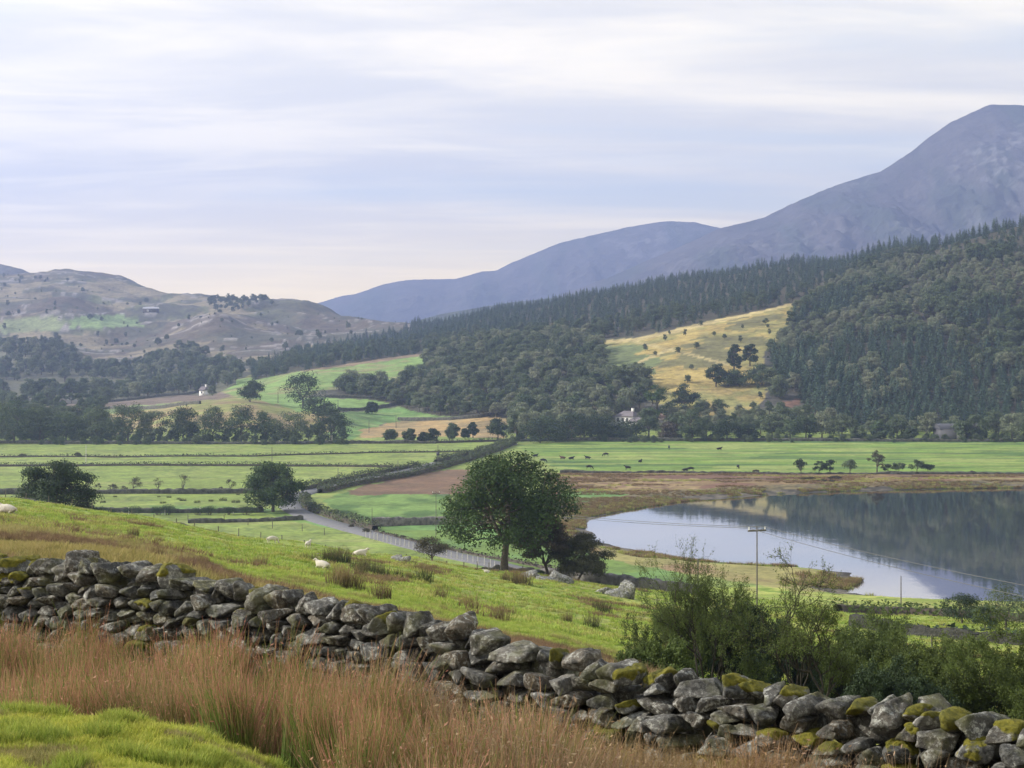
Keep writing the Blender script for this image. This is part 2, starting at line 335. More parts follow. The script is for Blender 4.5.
    gold = poly([(596, 346), (640, 337), (720, 320), (802, 301), (800, 330), (765, 352), (762, 400), (730, 412), (700, 418), (640, 398), (610, 375)], 700, 1500, 0.7)
    put(gold, (.34, .26, .085), (.24, .22, .075), sm(n1 + 0.7 * n2, -.15, .3))
    put(gold & (fbm(GX / 20, GY / 20, 0, 3, 48) > 0.25), (.15, .14, .055))
    put(poly([(596, 346), (640, 345), (662, 352), (660, 372), (640, 380), (600, 380)], 700, 1500, 1) & (n1 > -0.2), (.14, .17, .065))
    put(poly([(690, 388), (730, 384), (768, 386), (762, 402), (735, 418), (700, 412)], 700, 1500, 0.7), (.31, .24, .09), (.22, .21, .075), sm(n2))
    put(poly([(783, 402), (800, 399), (800, 405), (782, 409)], 700, 1200, 0.5), (.17, .095, .065))
    put(poly([(596, 341), (640, 337.5), (700, 323), (800, 301.5), (800, 304), (700, 327), (640, 341), (596, 344)], 700, 1600, .15), (.42, .34, .15))
    for a, b in (((632, 341), (680, 352)), ((680, 352), (730, 365)), ((640, 362), (672, 348))):
        q = dist_poly(np.where(far & (P > 590) & (P < 760), P, 1e5), S * 3, np.array([(a[0], a[1] * 3), (b[0], b[1] * 3)]), False)
        put(far & (q < 2.6), (.40, .33, .15))
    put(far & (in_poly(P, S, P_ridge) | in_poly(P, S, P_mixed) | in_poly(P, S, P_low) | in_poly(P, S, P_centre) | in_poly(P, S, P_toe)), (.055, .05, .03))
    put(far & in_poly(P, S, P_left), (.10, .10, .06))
    wood = far & ~gold & (P > 430) & ~in_poly(P, S, P_toe)
    put(wood & (S > 425) & (P > 500) & (n2 > -0.2), (.13, .18, .06))
    return C
def new_mesh(name, verts, faces, mats=(), smooth=False, fmat=None):
    me = bpy.data.meshes.new(name)
    verts = np.asarray(verts, np.float32)
    if isinstance(faces, np.ndarray):
        k = faces.shape[1]; nf = len(faces)
        me.vertices.add(len(verts)); me.vertices.foreach_set('co', verts.ravel())
        me.loops.add(nf * k); me.loops.foreach_set('vertex_index', faces.astype(np.int32).ravel())
        me.polygons.add(nf); me.polygons.foreach_set('loop_start', np.arange(0, nf * k, k, dtype=np.int32))
        me.polygons.foreach_set('loop_total', np.full(nf, k, np.int32))
        me.update(calc_edges=True)
    else:
        me.from_pydata([tuple(map(float, v)) for v in verts], [], faces); me.update()
    for m in mats: me.materials.append(m)
    if smooth: me.polygons.foreach_set('use_smooth', np.ones(len(me.polygons), bool))
    if fmat is not None: me.polygons.foreach_set('material_index', np.asarray(fmat, np.int32))
    return me
def vcol(me, name, arr):
    a = me.color_attributes.new(name, 'FLOAT_COLOR', 'POINT')
    b = np.ones((len(me.vertices), 4), np.float32); arr = np.asarray(arr)
    if arr.ndim == 1: b[:, :3] = arr[:, None]
    else: b[:, :3] = arr
    a.data.foreach_set('color', b.ravel())
def vnorm(verts, faces):
    v = np.asarray(verts)
def link(name, data, parent=None, label=None, cat=None, group=None, kind=None, loc=None, rotz=0, scale=None):
    o = bpy.data.objects.new(name, data); COL.objects.link(o)
    if parent is not None: o.parent = parent
    if label: o['label'] = label
    if cat: o['category'] = cat
    if group: o['group'] = group
    if kind: o['kind'] = kind
    if loc is not None: o.location = loc
    if rotz: o.rotation_euler = (0, 0, rotz)
    if scale is not None: o.scale = (scale,) * 3 if np.isscalar(scale) else scale
    return o

# ------------------------------------------------------------------ materials
class NT:
    def __init__(s, name):
        s.m = bpy.data.materials.new(name); s.m.use_nodes = True; s.t = s.m.node_tree; s.N = s.t.nodes; s.L = s.t.links
        s.b = s.N['Principled BSDF']; s.out = s.N['Material Output']; s.b.inputs['Specular IOR Level'].default_value = 0.25
        s.b.inputs['Roughness'].default_value = 0.9
    def node(s, t, **k):
        n = s.N.new(t)
        for a, v in k.items(): setattr(n, a, v)
        return n
    def set(s, sock, v):
        if hasattr(v, 'is_output') or hasattr(v, 'links'): s.L.new(v, sock)
        else: sock.default_value = v
    def noise(s, scale, det=4, rough=0.6, vec=None, vs=None):
        n = s.node('ShaderNodeTexNoise'); n.inputs['Scale'].default_value = scale; n.inputs['Detail'].default_value = det; n.inputs['Roughness'].default_value = rough
        if vec is None: vec = s.node('ShaderNodeTexCoord').outputs['Object']
        if vs:
            mp = s.node('ShaderNodeMapping'); mp.inputs['Scale'].default_value = vs; s.L.new(vec, mp.inputs[0]); vec = mp.outputs[0]
        s.L.new(vec, n.inputs['Vector']); return n.outputs['Fac']
    def mr(s, v, a, b, c=0.0, d=1.0):
        n = s.node('ShaderNodeMapRange'); n.inputs['From Min'].default_value = a; n.inputs['From Max'].default_value = b
        n.inputs['To Min'].default_value = c; n.inputs['To Max'].default_value = d; s.L.new(v, n.inputs['Value']); return n.outputs[0]
    def math(s, op, a, b=0.0):
        n = s.node('ShaderNodeMath', operation=op); s.set(n.inputs[0], a); s.set(n.inputs[1], b); return n.outputs[0]
    def mix(s, fac, a, b, mode='MIX'):
        n = s.node('ShaderNodeMix', data_type='RGBA', blend_type=mode); s.set(n.inputs[0], fac)
        for i, v in ((6, a), (7, b)): s.set(n.inputs[i], v if not isinstance(v, tuple) or len(v) == 4 else v + (1,))
        return n.outputs[2]
    def attr(s, name): return s.node('ShaderNodeAttribute', attribute_name=name).outputs['Color']
    def color(s, v): s.set(s.b.inputs['Base Color'], v if not isinstance(v, tuple) or len(v) == 4 else v + (1,)); return s
    def bump(s, h, dist, strength=1.0):
        n = s.node('ShaderNodeBump'); n.inputs['Distance'].default_value = dist; n.inputs['Strength'].default_value = strength
        s.L.new(h, n.inputs['Height']); s.L.new(n.outputs[0], s.b.inputs['Normal']); return s
    def rnd(s): return s.node('ShaderNodeObjectInfo').outputs['Random']
def mat_ground(name, scales, bumpd, amt=0.35):
    t = NT(name); c = t.attr('Col'); geo = t.node('ShaderNodeNewGeometry').outputs['Position']
    n = t.noise(scales[0], 5, .65, geo); n2 = t.noise(scales[1], 4, .7, geo, (1, 1, 1))
    f = t.math('ADD', t.mr(n, .3, .7, 1 - amt, 1 + amt), t.mr(n2, .3, .7, -amt, amt))
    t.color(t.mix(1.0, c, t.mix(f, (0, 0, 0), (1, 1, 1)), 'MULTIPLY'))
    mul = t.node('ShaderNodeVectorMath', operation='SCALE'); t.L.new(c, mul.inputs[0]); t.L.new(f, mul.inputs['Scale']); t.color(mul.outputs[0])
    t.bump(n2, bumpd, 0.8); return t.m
def mat_leaf(name, c1, c2, var=0.35, trans=0.25, rough=0.75, nscale=0.35):
    """foliage: c1..c2 between plants, patches of both within a crown, light passing through the leaves"""
    t = NT(name); r = t.rnd(); pos = t.node('ShaderNodeTexCoord').outputs['Object']
    base = t.mix(r, c1, c2)
    pa = t.mr(t.noise(nscale, 3, .6, pos), .3, .7, 1 - var, 1 + var)
    hv = t.node('ShaderNodeHueSaturation'); t.L.new(base, hv.inputs['Color']); t.L.new(pa, hv.inputs['Value'])
    t.L.new(t.mr(r, 0, 1, .485, .51), hv.inputs['Hue'])
    t.b.inputs['Roughness'].default_value = rough; t.L.new(hv.outputs[0], t.b.inputs['Base Color'])
    tr = t.node('ShaderNodeBsdfTranslucent'); t.L.new(hv.outputs[0], tr.inputs['Color'])
    ms = t.node('ShaderNodeMixShader'); ms.inputs[0].default_value = trans
    t.L.new(t.b.outputs[0], ms.inputs[1]); t.L.new(tr.outputs[0], ms.inputs[2]); t.L.new(ms.outputs[0], t.out.inputs['Surface'])
    return t.m
def mat_flat(name, col, rough=0.85, nscale=None, amt=.25, bumpd=0, vs=None):
    t = NT(name); t.b.inputs['Roughness'].default_value = rough
    if nscale:
        n = t.noise(nscale, 5, .65, None, vs); a = tuple(v * (1 - amt) for v in col); b = tuple(v * (1 + amt) for v in col)
        t.color(t.mix(t.mr(n, .3, .7), a, b))
        if bumpd: t.bump(n, bumpd)
    else: t.color(col)
    return t.m
def mat_attr(name, trans=0.2, rough=.8):
    t = NT(name); c = t.attr('Col'); r = t.rnd(); hv = t.node('ShaderNodeHueSaturation'); t.L.new(c, hv.inputs['Color'])
    t.L.new(t.mr(r, 0, 1, .75, 1.2), hv.inputs['Value']); t.L.new(t.mr(t.math('FRACT', t.math('MULTIPLY', r, 7.3)), 0, 1, .485, .515), hv.inputs['Hue'])
    t.L.new(hv.outputs[0], t.b.inputs['Base Color']); t.b.inputs['Roughness'].default_value = rough
    tr = t.node('ShaderNodeBsdfTranslucent'); t.L.new(hv.outputs[0], tr.inputs['Color'])
    ms = t.node('ShaderNodeMixShader'); ms.inputs[0].default_value = trans
    t.L.new(t.b.outputs[0], ms.inputs[1]); t.L.new(tr.outputs[0], ms.inputs[2]); t.L.new(ms.outputs[0], t.out.inputs['Surface']); return t.m

M_near = mat_ground('pasture', (1.1, 9.0), 0.04, .3)
M_far = mat_ground('hill land', (.05, .3), 1.2, .36)
M_fell = mat_ground('fell side', (.012, .05), 9.0, .38)
M_mid = mat_ground('valley pasture', (.10, .7), 0.15, .32)
M_bark = mat_flat('bark', (.085, .07, .055), .9, 6, .35, .02)
M_bark_pale = mat_flat('pale bark', (.16, .15, .13), .9, 4, .35, .02)
M_wood = mat_flat('weathered wood', (.13, .12, .10), .85, 8, .3, .005)
M_polewood = mat_flat('pole wood', (.13, .12, .11), .8, 3, .2)
M_wire = mat_flat('wire', (.12, .12, .12), .5)
M_asphalt = mat_flat('road surface', (.16, .16, .165), .8, 1.2, .15, .01)

# ------------------------------------------------------------------ ground, hills
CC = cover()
def grid_part(name, r0, r1, mat, extra=None):
    n = r1 - r0; m = len(V)
    v = np.stack([GX[r0:r1], GY[r0:r1], GZ[r0:r1]], -1).reshape(-1, 3)
    idx = np.arange(n * m).reshape(n, m)
    f = np.stack([idx[:-1, :-1], idx[:-1, 1:], idx[1:, 1:], idx[1:, :-1]], -1).reshape(-1, 4)
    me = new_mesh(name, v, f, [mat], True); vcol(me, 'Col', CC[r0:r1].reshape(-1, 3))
    return link(name, me, kind='structure')
rA = int(np.searchsorted(ROWS, 215)); rB = int(np.searchsorted(ROWS, 700))
grid_part('ground', 0, rA + 1, M_near)
grid_part('valley_floor', rA, rB + 1, M_mid)
grid_part('hills', rB, len(ROWS), M_far)

# mountains: ridges with a real depth, standing beyond the hills
def mountain(name, crest, Yc, depth, spread, px0, px1, col, seed, rough):
    cp = np.array(crest, float)
    us = np.arange(px0, px1, 2.0 if px0 > 300 else 3.0); t = np.r_[np.linspace(-1.0, .06, 300), np.linspace(.08, .9, 24)]
    U, T = np.meshgrid(us, t)
    yc = np.interp(U, cp[:, 0], cp[:, 2] if cp.shape[1] > 2 else np.full(len(cp), Yc))
    Y = yc + T * depth; X = (U - CX) / F * (yc + T * depth * 0.5)
    X = (U - CX) / F * yc * (1 + 0.35 * T * depth / yc)
    zc = EYE + (HY - np.interp(U, cp[:, 0], cp[:, 1])) / F * yc
    shape = np.where(T < 0, np.clip(1 + T, 0, 1) ** 1.15, np.clip(1 - T, 0, 1) ** 0.9)
    rg = 1 - 2 * np.abs(fbm(X / spread, Y / spread, 0, 6, seed, .55))
    gl = 1 - 2 * np.abs(fbm(X / (spread * .45), Y / (spread * 1.6), 0, 5, seed + 7, .6))
    env = np.clip(np.abs(T) * 3.0, 0.10, 1) * np.clip((1 - np.abs(T)) * 2.5, 0, 1)
    Z = zc * shape + rough * env * ((rg - .3) * .5 + (gl - .3) * .62 + .30 * fbm(X / 60, Y / 130, 0, 4, seed + 9, .65)) * np.clip(zc / 350, .25, 1.2) - 4
    n, m = U.shape; idx = np.arange(n * m).reshape(n, m)
    f = np.stack([idx[:-1, :-1], idx[:-1, 1:], idx[1:, 1:], idx[1:, :-1]], -1).reshape(-1, 4)
    me = new_mesh(name, np.stack([X, Y, Z], -1).reshape(-1, 3), f, [M_fell], True)
    k = sst(-.15, .35, fbm(X / 90, Y / 500, Z / 300, 5, seed + 3, .6))[..., None]
    rk = (sst(.02, .22, fbm(X / 28, Y / 60, Z / 22, 4, seed + 4, .65)) * sst(-.1, .3, fbm(X / 220, Y / 300, 0, 3, seed + 5)) * sst(150, 380, Z))[..., None]
    c = np.array(col[0]) * (1 - k) + np.array(col[1]) * k; c = c * (1 - rk * .55) + np.array(col[2]) * rk * .55
    vcol(me, 'Col', c.reshape(-1, 3)); return link(name, me, kind='structure')
mc = ((.058, .052, .052), (.030, .038, .028), (.18, .175, .175))
mountain('mountain', [(380, 345), (470, 322), (520, 306), (570, 291), (620, 272), (660, 255), (700, 238), (719, 228), (764, 217), (805, 198), (846, 181), (880, 170), (910, 151), (929, 136),
    (951, 121), (966, 114), (989, 104), (1024, 105), (1060, 112), (1120, 128), (1250, 160), (1500, 230), (1800, 320)], 4500, 1500, 420, 380, 1800, mc, 60, 75)
mountain('distant_mountain', [(-400, 352), (100, 348), (250, 330), (290, 314), (310, 305), (342, 295), (356, 293), (384, 283), (406, 279), (456, 278), (481, 271), (496, 270), (512, 262), (545, 249), (560, 243),
    (580, 238), (620, 228), (640, 224), (670, 220), (696, 222), (719, 228), (760, 246), (850, 285), (1000, 330)], 5800, 1000, 420, -400, 1000, mc, 80, 60)
mountain('far_hill', [(380, 332), (405, 322), (440, 312), (480, 305), (512, 300), (550, 296), (620, 292), (700, 300), (900, 330)], 2950, 260, 160, 380, 900,
    ((.05, .06, .035), (.07, .085, .045), (.12, .11, .09)), 90, 14)
mountain('far_hill', [(-1100, 200), (-700, 216), (-300, 240), (-60, 254), (0, 262), (22, 267), (50, 280), (90, 300), (150, 330)], 3300, 380, 160, -1100, 160,
    ((.12, .11, .08), (.10, .11, .06), (.2, .19, .18)), 95, 16)

# lake
def lake():
    t = NT('lake water'); t.color((.03, .036, .045)); t.b.inputs['Roughness'].default_value = .03; t.b.inputs['IOR'].default_value = 1.42
    t.b.inputs['Specular IOR Level'].default_value = .5; t.b.inputs['Coat Weight'].default_value = 1; t.b.inputs['Coat Roughness'].default_value = .03; t.b.inputs['Coat IOR'].default_value = 1.4
    geo = t.node('ShaderNodeNewGeometry').outputs['Position']
    a = t.noise(1.1, 3, .5, geo, (1, 0.25, 1)); b = t.noise(.12, 3, .5, geo)
    t.bump(t.math('ADD', t.math('MULTIPLY', a, t.mr(b, .4, .65, .12, .5)), t.math('MULTIPLY', b, .6)), 0.03, .5)
    c = LAKE.mean(0); P = np.array([c + (p - c) * 1.12 for p in LAKE])
    x0, x1, y0, y1 = LAKE[:, 0].min() - 3, LAKE[:, 0].max() + 20, LAKE[:, 1].min() - 3, LAKE[:, 1].max() + 6
    v = [(x0, y0, 0), (x1, y0, 0), (x1, y1, 0), (x0, y1, 0)]
    link('lake', new_mesh('lake', v, [(0, 1, 2, 3)], [t.m]), kind='structure')
lake()

# road: follows the valley between its hedges
def ribbon(pts, width, lift, step=3.0, ends=True):
    P = np.array(pts, float); d = np.r_[0, np.cumsum(np.hypot(*np.diff(P, axis=0).T))]
    s = np.arange(0, d[-1], step); q = np.stack([np.interp(s, d, P[:, 0]), np.interp(s, d, P[:, 1])], 1)
    for _ in range(6): q[1:-1] = (q[:-2] + 2 * q[1:-1] + q[2:]) / 4
    t = np.gradient(q, axis=0); t /= np.linalg.norm(t, axis=1)[:, None]; n = np.stack([-t[:, 1], t[:, 0]], 1)
    return q, n
def gp(px, ys, z=1.2): return ground_pt(px, ys, z)
ROAD = [gp(700, 590), gp(640, 588), gp(590, 583), gp(540, 577), gp(496, 566.5), gp(431, 551), gp(390, 540), gp(348, 529), gp(318, 521), gp(300, 514), gp(291, 508), gp(289, 503.5), gp(293, 498.5), gp(303, 494),
        gp(318, 489.5), gp(345, 483.5), gp(384, 475), gp(425, 466.5), gp(460, 458), gp(495, 449), gp(512, 444)]
def road():
    q, n = ribbon(ROAD, 4.8, 0.1)
    global ROADQ; ROADQ = q
    offs = [-2.7, -2.2, 0, 2.2, 2.7]; zz = H(q[:, 0], q[:, 1])
    for _ in range(4): zz[1:-1] = (zz[:-2] + zz[1:-1] + zz[2:]) / 3
    v = []; 
    for o in offs:
        x = q + n * o; v.append(np.c_[x, zz + (0.22 if abs(o) < 2.6 else -0.25)])
    v = np.array(v); k, m = v.shape[:2]; idx = np.arange(k * m).reshape(k, m)
    f = np.stack([idx[:-1, :-1], idx[:-1, 1:], idx[1:, 1:], idx[1:, :-1]], -1).reshape(-1, 4)
    link('road', new_mesh('road', v.reshape(-1, 3), f, [M_asphalt], True), kind='structure')
road()

# air
def haze():
    m = bpy.data.materials.new('hazy air'); m.use_nodes = True; t = m.node_tree; t.nodes.clear()
    o = t.nodes.new('ShaderNodeOutputMaterial'); p = t.nodes.new('ShaderNodeVolumePrincipled')
    p.inputs['Color'].default_value = (.45, .565, .97, 1); p.inputs['Density'].default_value = HAZE; p.inputs['Anisotropy'].default_value = .5
    t.links.new(p.outputs[0], o.inputs['Volume'])
    x, y0, y1, z0, z1 = 27000, -60, 7600, -12, 730
    v = [(a, b, c) for a in (-x, x) for b in (y0, y1) for c in (z0, z1)]
    f = [(0, 1, 3, 2), (4, 6, 7, 5), (0, 4, 5, 1), (2, 3, 7, 6), (0, 2, 6, 4), (1, 5, 7, 3)]
    link('haze', new_mesh('haze', v, f, [m]), kind='stuff')
HAZE = 1.9e-4
haze()
# ------------------------------------------------------------------ plant builders
def unit(v): return v / (np.linalg.norm(v, axis=-1, keepdims=True) + 1e-9)
class Geo:
    def __init__(s): s.v = []; s.f = []; s.n = 0; s.mi = []; s.c = []
    def add(s, v, f, m=0, c=None):
        v = np.asarray(v, float); f = np.asarray(f, int); s.v.append(v); s.f.append(f + s.n); s.mi.append(np.full(len(f), m)); s.n += len(v)
        s.c.append(np.zeros((len(v), 3)) if c is None else np.asarray(c, float) * np.ones((len(v), 3)))
    def mesh(s, name, mats, smooth=False, col=False):
        me = new_mesh(name, np.concatenate(s.v), np.concatenate(s.f), mats, smooth, np.concatenate(s.mi) if len(mats) > 1 else None)
        if col: vcol(me, 'Col', np.concatenate(s.c))
        return me
def leaves(G, P, N, size, rng, m=0, asp=0.62, c=None):
    """one four-sided leaf or leaf spray at every point, facing roughly along N"""
    k = len(P); N = unit(N + rng.normal(0, .55, (k, 3))); T = unit(np.cross(N, rng.normal(0, 1, (k, 3)))); B = np.cross(N, T)
    s = (size * rng.uniform(.6, 1.3, k))[:, None]; a = asp
    v = np.stack([P - T * s * .5, P + B * s * a * .42 + T * s * .05, P + T * s * .55 - N * s * .12, P - B * s * a * .42 + T * s * .05], 1).reshape(-1, 3)
    f = np.arange(4 * k).reshape(-1, 4)
    G.add(v, f, m, None if c is None else np.repeat(c, 4, 0))
def tube(G, pts, rads, m=0, sides=5, c=None):
    pts = np.asarray(pts, float); rads = np.asarray(rads, float); n = len(pts)
    t = unit(np.gradient(pts, axis=0)); ref = np.array([0.31, 0.93, 0.17]); a = unit(np.cross(t, ref)); b = np.cross(t, a)
    th = np.linspace(0, 2 * math.pi, sides, endpoint=False)
    ring = pts[:, None, :] + rads[:, None, None] * (np.cos(th)[None, :, None] * a[:, None, :] + np.sin(th)[None, :, None] * b[:, None, :])
    i = np.arange(n - 1)[:, None] * sides; j = np.arange(sides)[None, :]; k = (j + 1) % sides
    f = np.stack([i + j, i + k, i + sides + k, i + sides + j], -1).reshape(-1, 4)
    G.add(ring.reshape(-1, 3), f, m, c)
def limb(G, a, b, r0, r1, rng, m=0, n=6, sag=.12, sides=5):
    a, b = np.array(a, float), np.array(b, float); L = np.linalg.norm(b - a); t = np.linspace(0, 1, n)[:, None]
    off = rng.normal(0, 1, 3) * L * sag; off2 = rng.normal(0, 1, 3) * L * sag * .5
    p = a + (b - a) * t + off * np.sin(t * math.pi) + off2 * np.sin(t * 2 * math.pi) + np.array([0, 0, 1]) * L * .08 * np.sin(t * math.pi)
    tube(G, p, r0 + (r1 - r0) * t[:, 0] ** .8, m, sides); return p
def broadleaf(seed, h, w, base=.16, nblob=26, nleaf=2600, leaf=.42, lean=(0, 0), flat=.75, fork=.28, rb=1.0, core=.0, shape=1.0, trunk=.028, sparse=0.0, skirt=.0):
    """trunk, forking limbs and a crown of leaf sprays gathered in clumps of different size; returns (wood Geo, leaf Geo)"""
    rng = np.random.default_rng(seed); Wd, Lf = Geo(), Geo()
    zb = h * base; cz = (zb + h) / 2; rz = (h - zb) / 2; tr = h * trunk
    top = np.array([lean[0] * .5, lean[1] * .5, h * fork])
    tube(Wd, [(0, 0, -.6), (0, 0, .05), (top[0] * .3, top[1] * .3, h * fork * .5), top], [tr * 1.6, tr * 1.25, tr, tr * .85], sides=8)
    cs, rs = [], []
    for i in range(nblob):
        d = unit(rng.normal(0, 1, 3)); rr = rng.uniform(.35, .86) ** .8
        if d[2] < -.85: d[2] *= -.6; d = unit(d)
        z = np.clip(d[2] * (rr + .12), -.95, .86); wz = w / 2 * (1 - .28 * max(0, z)) * shape
        c = np.array([d[0] * rr * wz + lean[0] * (z + 1) * .5, d[1] * rr * wz + lean[1] * (z + 1) * .5, cz + z * rz * .9])
        r = w * rng.uniform(.13, .24) * (1.1 - .3 * rr) * rb; cs.append(c); rs.append(r)
    order = np.argsort([c[2] for c in cs])
    main = []
    for k in range(6):
        i = int(rng.integers(nblob)); e = cs[i]; p = limb(Wd, top, top + (e - top) * .6, tr * .6, tr * .3, rng, sides=6); main.append(p)
    allp = np.concatenate(main)
    for i in order:
        s = allp[np.argmin(np.linalg.norm(allp - cs[i], axis=1) + .35 * np.maximum(0, allp[:, 2] - cs[i][2]))]
        limb(Wd, s, cs[i], tr * .28, tr * .06, rng, sides=4)
        for _ in range(2): limb(Wd, cs[i], cs[i] + rng.normal(0, .6, 3) * rs[i], tr * .08, tr * .03, rng, n=3, sides=3)
    wts = np.array(rs) ** 2; cnt = (nleaf * wts / wts.sum()).astype(int)
    for i in range(nblob):
        k = cnt[i]; d = unit(rng.normal(0, 1, (k, 3))); d[:, 2] = np.where(d[:, 2] < -.25, d[:, 2] * rng.choice([1, -1], k, p=[.4, .6]), d[:, 2])
        lump = 1 + .28 * fbm(d[:, 0] * 2 + i, d[:, 1] * 2, d[:, 2] * 2, 2, seed)
        rr = rs[i] * lump * (rng.uniform(0, 1, k) ** .33) * rng.uniform(.75, 1.1, k)
        P = cs[i] + d * rr[:, None] * np.array([1.12, 1.12, flat])
        leaves(Lf, P, d + np.array([0, 0, .35]), leaf, rng)
    return Wd, Lf
def conifer(seed, h, w, nl=20, per=8, base=.08, droop=.25, leaf=.5):
    rng = np.random.default_rng(seed); Wd, Lf = Geo(), Geo()
    tube(Wd, [(0, 0, -.6), (0, 0, h * .3), (0, 0, h * .97)], [h * .016, h * .012, h * .002], sides=5)
    P, N = [], []
    for i in range(nl):
        f = i / (nl - 1); z = h * (base + (1 - base) * f ** .92); R_ = w / 2 * (1 - f) ** .8 * rng.uniform(.8, 1.15) + .12
        k = max(4, int(per * (1 - f * .45)))
        for j in range(k):
            a = rng.uniform(0, 6.283); L = R_ * rng.uniform(.65, 1.12); d = np.array([math.cos(a), math.sin(a), 0])
            m = max(2, int(L / leaf * 2.2)); t = np.linspace(.18, 1, m)[:, None]
            p = np.array([0, 0, z]) + d * L * t + np.array([0, 0, -1]) * L * droop * t ** 1.5 + rng.normal(0, .08, (m, 3)) * leaf
            P.append(p); N.append(np.repeat([[d[0] * .35, d[1] * .35, 1.0]], m, 0))
    leaves(Lf, np.concatenate(P), np.concatenate(N), leaf * 1.25, rng, asp=.8)
    return Wd, Lf
def twiggy(seed, h, w, nstem=4, depth=5, leaf=.05, per=14, split=3, open_=.62, up=.35, r0=.05, lfrom=2, lean=(0, 0), spread=.7):
    """shrub or small tree grown branch by branch; leaves sit along the outer twigs"""
    rng = np.random.default_rng(seed); Wd, Lf = Geo(), Geo(); P, N = [], []
    def grow(a, d, L, r, lev):
        n = 4; t = np.linspace(0, 1, n)[:, None]; side = rng.normal(0, 1, 3) * L * .12
        d2 = unit(d + np.array([0, 0, up * .35]) * (1 if lev > 1 else .3) + rng.normal(0, .1, 3))
        p = a + (d * t * (1 - t * .5) + d2 * t * t * .5) * L + side * np.sin(t * math.pi)
        tube(Wd, p, r * (1 - .45 * t[:, 0]), sides=5 if lev < 2 else 3)
        if lev >= lfrom:
            k = int(per * (1 + .8 * (lev - lfrom))); s = rng.uniform(.15, 1.05, k)[:, None]
            q = p[0] + (p[-1] - p[0]) * s + side * np.sin(np.clip(s, 0, 1) * math.pi) + rng.normal(0, .35, (k, 3)) * leaf * 2.0
            P.append(q); N.append(rng.normal(0, .6, (k, 3)) + np.array([0, 0, .6]))
        if lev >= depth: return
        k = split + (1 if rng.random() < .4 else 0)
        for i in range(k):
            s = rng.uniform(.45, 1.0) if i else 1.0
            q = p[0] + (p[-1] - p[0]) * s + side * math.sin(s * math.pi)
            ang = rng.uniform(.25, .9) * (open_ + .5); ax = unit(np.cross(d2, rng.normal(0, 1, 3)))
            nd = unit(d2 * math.cos(ang) + ax * math.sin(ang))
            grow(q, nd, L * rng.uniform(.58, .82), r * .58, lev + 1)
    ratio = sum(.7 ** i for i in range(depth + 1)); L0 = h / ratio * 1.15
    for i in range(nstem):
        a = rng.uniform(0, 6.283); e = spread * rng.uniform(.3, 1.1); d = unit(np.array([math.cos(a) * e * w / h + lean[0], math.sin(a) * e * w / h + lean[1], 1.0]))
        grow(np.array([math.cos(a) * .1, math.sin(a) * .1, -.15]), d, L0 * rng.uniform(.8, 1.15), r0 * rng.uniform(.7, 1.1), 0)
    P = np.concatenate(P); N = np.concatenate(N)
    leaves(Lf, P, N, leaf, rng)
    return Wd, Lf
def both(name, WL, bark, leafm):
    G = Geo(); G.v, G.f, G.n = [], [], 0
    for k, g in enumerate(WL):
        for v, f in zip(g.v, g.f): pass
    a, b = WL; va, fa = np.concatenate(a.v), np.concatenate(a.f); vb, fb = np.concatenate(b.v), np.concatenate(b.f)
    return new_mesh(name, np.concatenate([va, vb]), np.concatenate([fa, fb + len(va)]), [bark, leafm], False, np.r_[np.zeros(len(fa)), np.ones(len(fb))])
def tree_thing(name, WL, bark, leafm, loc, label, cat='tree', group=None, rotz=0, scale=None, crown='crown', stem='trunk'):
    o = link(name, None, None, label, cat, group, None, loc, rotz, scale)
    link(stem, WL[0].mesh(stem, [bark], True), o); link(crown, WL[1].mesh(crown, [leafm]), o); return o
def copy_thing(o, loc, rotz, scale, label):
    c = o.copy(); COL.objects.link(c); c.location = loc; c.rotation_euler = (0, 0, rotz); c.scale = (scale,) * 3; c['label'] = label
    for ch in [x for x in o.children]:
        d = ch.copy(); COL.objects.link(d); d.parent = c
    return c

